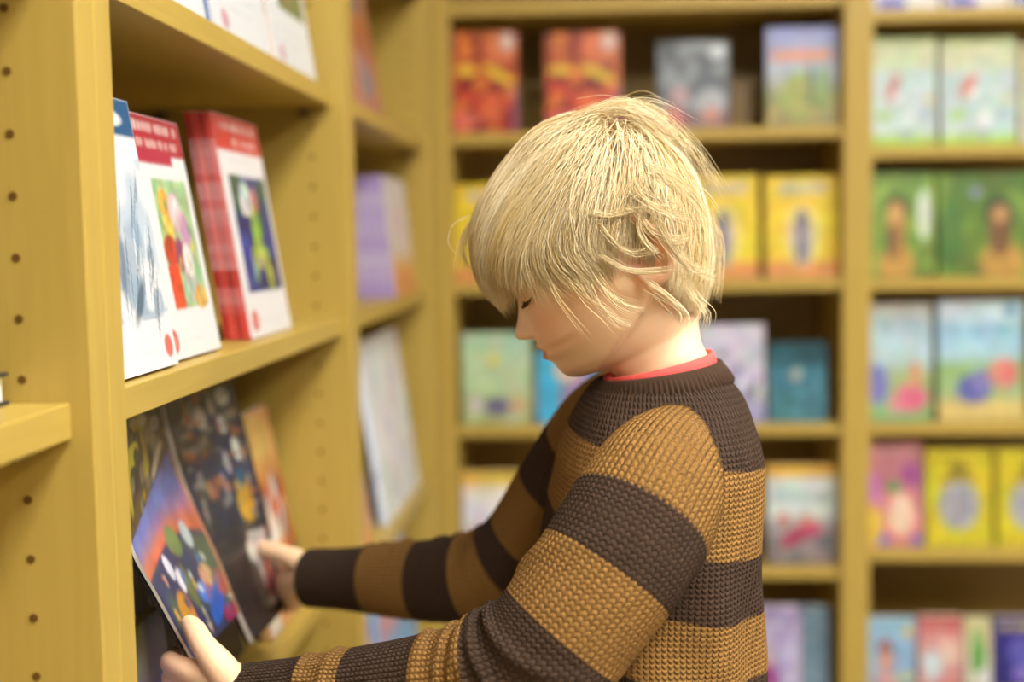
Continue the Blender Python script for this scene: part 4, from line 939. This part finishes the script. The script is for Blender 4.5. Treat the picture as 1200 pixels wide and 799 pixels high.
# stray wisps: over the ear, off the crown, before the fringe
def wisp(pts, cnt, spread, seed):
    rg = np.random.default_rng(seed); out = []
    for _ in range(cnt):
        j = rg.normal(0, 1, 3)*spread; k_ = rg.normal(0, 1, 3)*spread*1.6
        c = np.array(pts, float); w_ = np.linspace(0, 1, len(c))[:, None]; out.append(catmull(c+j*(1-w_)+k_*w_, MP))
    return out
def IMG(px, py, dY=0.0): f_, u_, y_ = toH(P(px, py, HY-dY)); return (float(f_), float(u_), float(y_))
ws = []
ND = .082
for pts, cnt, sp in (
    ([(700, 262), (722, 286), (742, 296), (768, 290)], 22, 2.2), ([(705, 300), (735, 316), (762, 318), (790, 316)], 26, 2.4),
    ([(690, 250), (715, 252), (745, 243), (775, 242)], 24, 2.4), ([(745, 250), (762, 272), (790, 284), (815, 280)], 26, 3),
    ([(700, 325), (716, 345), (735, 358), (758, 364)], 22, 3.4), ([(690, 330), (702, 355), (722, 375), (742, 382)], 12, 3.4),
    ([(645, 335), (655, 352), (672, 372), (690, 392)], 5, 3.0), ([(675, 330), (690, 350), (712, 366), (728, 380)], 9, 3.4),
    ([(762, 200), (790, 215), (815, 240), (830, 275)], 40, 5), ([(745, 215), (760, 235), (785, 250), (815, 255)], 36, 5),
    ([(770, 260), (795, 300), (820, 320), (838, 322)], 36, 4), ([(760, 330), (785, 350), (800, 368), (795, 384)], 30, 4),
    ([(752, 230), (748, 262), (758, 285), (775, 300)], 24, 3), ([(800, 330), (815, 352), (826, 366), (822, 380)], 30, 4)):
    ws += wisp([IMG(a_, b_, ND) for a_, b_ in pts], cnt, sp, int(pts[0][0]*7+pts[0][1]))
for pts, cnt, sp in (([(685, 138), (725, 124), (765, 130), (800, 160)], 26, 8), ([(730, 136), (775, 140), (810, 172), (832, 215)], 26, 8), ([(720, 125), (750, 112), (775, 117), (788, 128)], 4, 4),
                     ([(760, 150), (800, 165), (828, 200), (840, 215)], 20, 5), ([(560, 255), (545, 275), (543, 300), (548, 318)], 30, 3), ([(556, 250), (533, 262), (527, 285), (540, 305)], 3, 2),
                     ([(830, 250), (842, 285), (841, 320), (836, 350)], 34, 4)):
    ws += wisp([IMG(a_, b_, 0.0) for a_, b_ in pts], cnt, sp, int(pts[0][0]*3+pts[0][1]))
for dd_ in (-.03, -.01, .01, .03):
    ws += wisp([IMG(a_, b_, dd_) for a_, b_ in ((672, 145), (706, 128), (746, 127), (792, 158))], 34, 5, int(900+dd_*1000))
    ws += wisp([IMG(a_, b_, dd_) for a_, b_ in ((776, 150), (735, 128), (700, 131), (655, 158))], 20, 5, int(700+dd_*1000))
ALL = np.concatenate([S_, np.array(ws)], 0); nW = len(ws); nS = len(ALL)
ALL += rg.normal(0, .18, ALL.shape)*np.linspace(0, 1, MP)[None, :, None]
PW = HO+HS*(ALL[..., :1]*HF+ALL[..., 1:2]*HU+ALL[..., 2:3]*HL)
T_ = np.gradient(PW, axis=1); T_ /= np.linalg.norm(T_, axis=2)[..., None]+1e-9
ref = rg.normal(size=(nS, 1, 3)); N_ = np.cross(T_, ref); N_ /= np.linalg.norm(N_, axis=2)[..., None]+1e-9; B_ = np.cross(T_, N_)
r0 = rg.uniform(.00024, .00044, nS); r0[-nW:] = rg.uniform(.00014, .00028, nW)
prof = np.interp(np.linspace(0, 1, MP), [0, .1, .7, 1], [.8, 1, .9, .18]); R_ = r0[:, None]*prof
vs3 = np.stack([PW+R_[..., None]*(cos(a_)*N_+sin(a_)*B_) for a_ in (0, 2*pi/3, 4*pi/3)], 2)   # nS, MP, 3, 3
HV = vs3.reshape(-1, 3)
base = (np.arange(nS)*MP*3)[:, None, None]+(np.arange(MP-1)*3)[None, :, None]+np.arange(3)[None, None]
nxt = (np.arange(nS)*MP*3)[:, None, None]+(np.arange(MP-1)*3)[None, :, None]+((np.arange(3)+1) % 3)[None, None]
HFc = np.stack([base, nxt, nxt+3, base+3], -1).reshape(-1, 4)
# colour: pale and honey locks, roots a little darker
ck = rg.random(600)[idx]; ck = np.concatenate([ck, rg.random(nW)])
mixv = np.clip(.55*ck+.45*rg.random(nS), 0, 1)[:, None]
c_lo, c_hi, c_rt = hx('C8A552'), hx('FFF4D2'), hx('B08E48')
cs = c_lo*(1-mixv)+c_hi*mixv
rt = np.interp(np.linspace(0, 1, MP), [0, .22, 1], [.55, 0, 0])[None, :, None]
CS = cs[:, None]*(1-rt)+c_rt*rt; CS = np.repeat(CS[:, :, None], 3, 2).reshape(-1, 3)
# soft under-layer that closes the gaps between strands
us_ = np.linspace(-1, 1, 70); th_ = np.linspace(-pi, pi, 120, endpoint=False); uv = []; uf = []
for i, s_ in enumerate(us_):
    for a_ in th_:
        cc_ = (1-s_*s_)**.5; p_ = EC+(EA+3.2)*np.array([cc_*cos(a_), s_, cc_*sin(a_)]); uv.append(p_)
uv = np.array(uv); okv = uv[:, 1] > hairline(uv[:, 0])-2
for i in range(69):
    for j in range(120):
        q = (i*120+j, i*120+(j+1) % 120, (i+1)*120+(j+1) % 120, (i+1)*120+j)
        if all(okv[list(q)]): uf.append(q)
UV3 = HO+HS*(uv[:, :1]*HF+uv[:, 1:2]*HU+uv[:, 2:3]*HL)
o0 = len(HV); nv = o0+len(UV3); HVa = np.concatenate([HV, UV3]); Fa = np.concatenate([HFc, np.array(uf)+o0])
me = bpy.data.meshes.new('hair'); me.vertices.add(nv); me.vertices.foreach_set('co', HVa.ravel().astype(np.float32))
me.loops.add(len(Fa)*4); me.polygons.add(len(Fa))
me.loops.foreach_set('vertex_index', Fa.ravel().astype(np.int32)); me.polygons.foreach_set('loop_start', (np.arange(len(Fa))*4).astype(np.int32))
me.polygons.foreach_set('loop_total', np.full(len(Fa), 4, np.int32)); me.polygons.foreach_set('use_smooth', np.ones(len(Fa), bool))
me.update(calc_edges=True)
M_HAIR = attr_mat('blond_hair', 'tone', .34, .5)
me.materials.append(M_HAIR)
CA = np.concatenate([CS, np.zeros((len(UV3), 3))+hx('C8A45C')]); set_attr(me, 'tone', 'FLOAT_COLOR', np.concatenate([CA, np.ones((len(CA), 1))], 1))
o = link('hair', me); o['label'] = 'tousled chin length blond hair with a long fringe'; o['kind'] = 'stuff'; own(o)
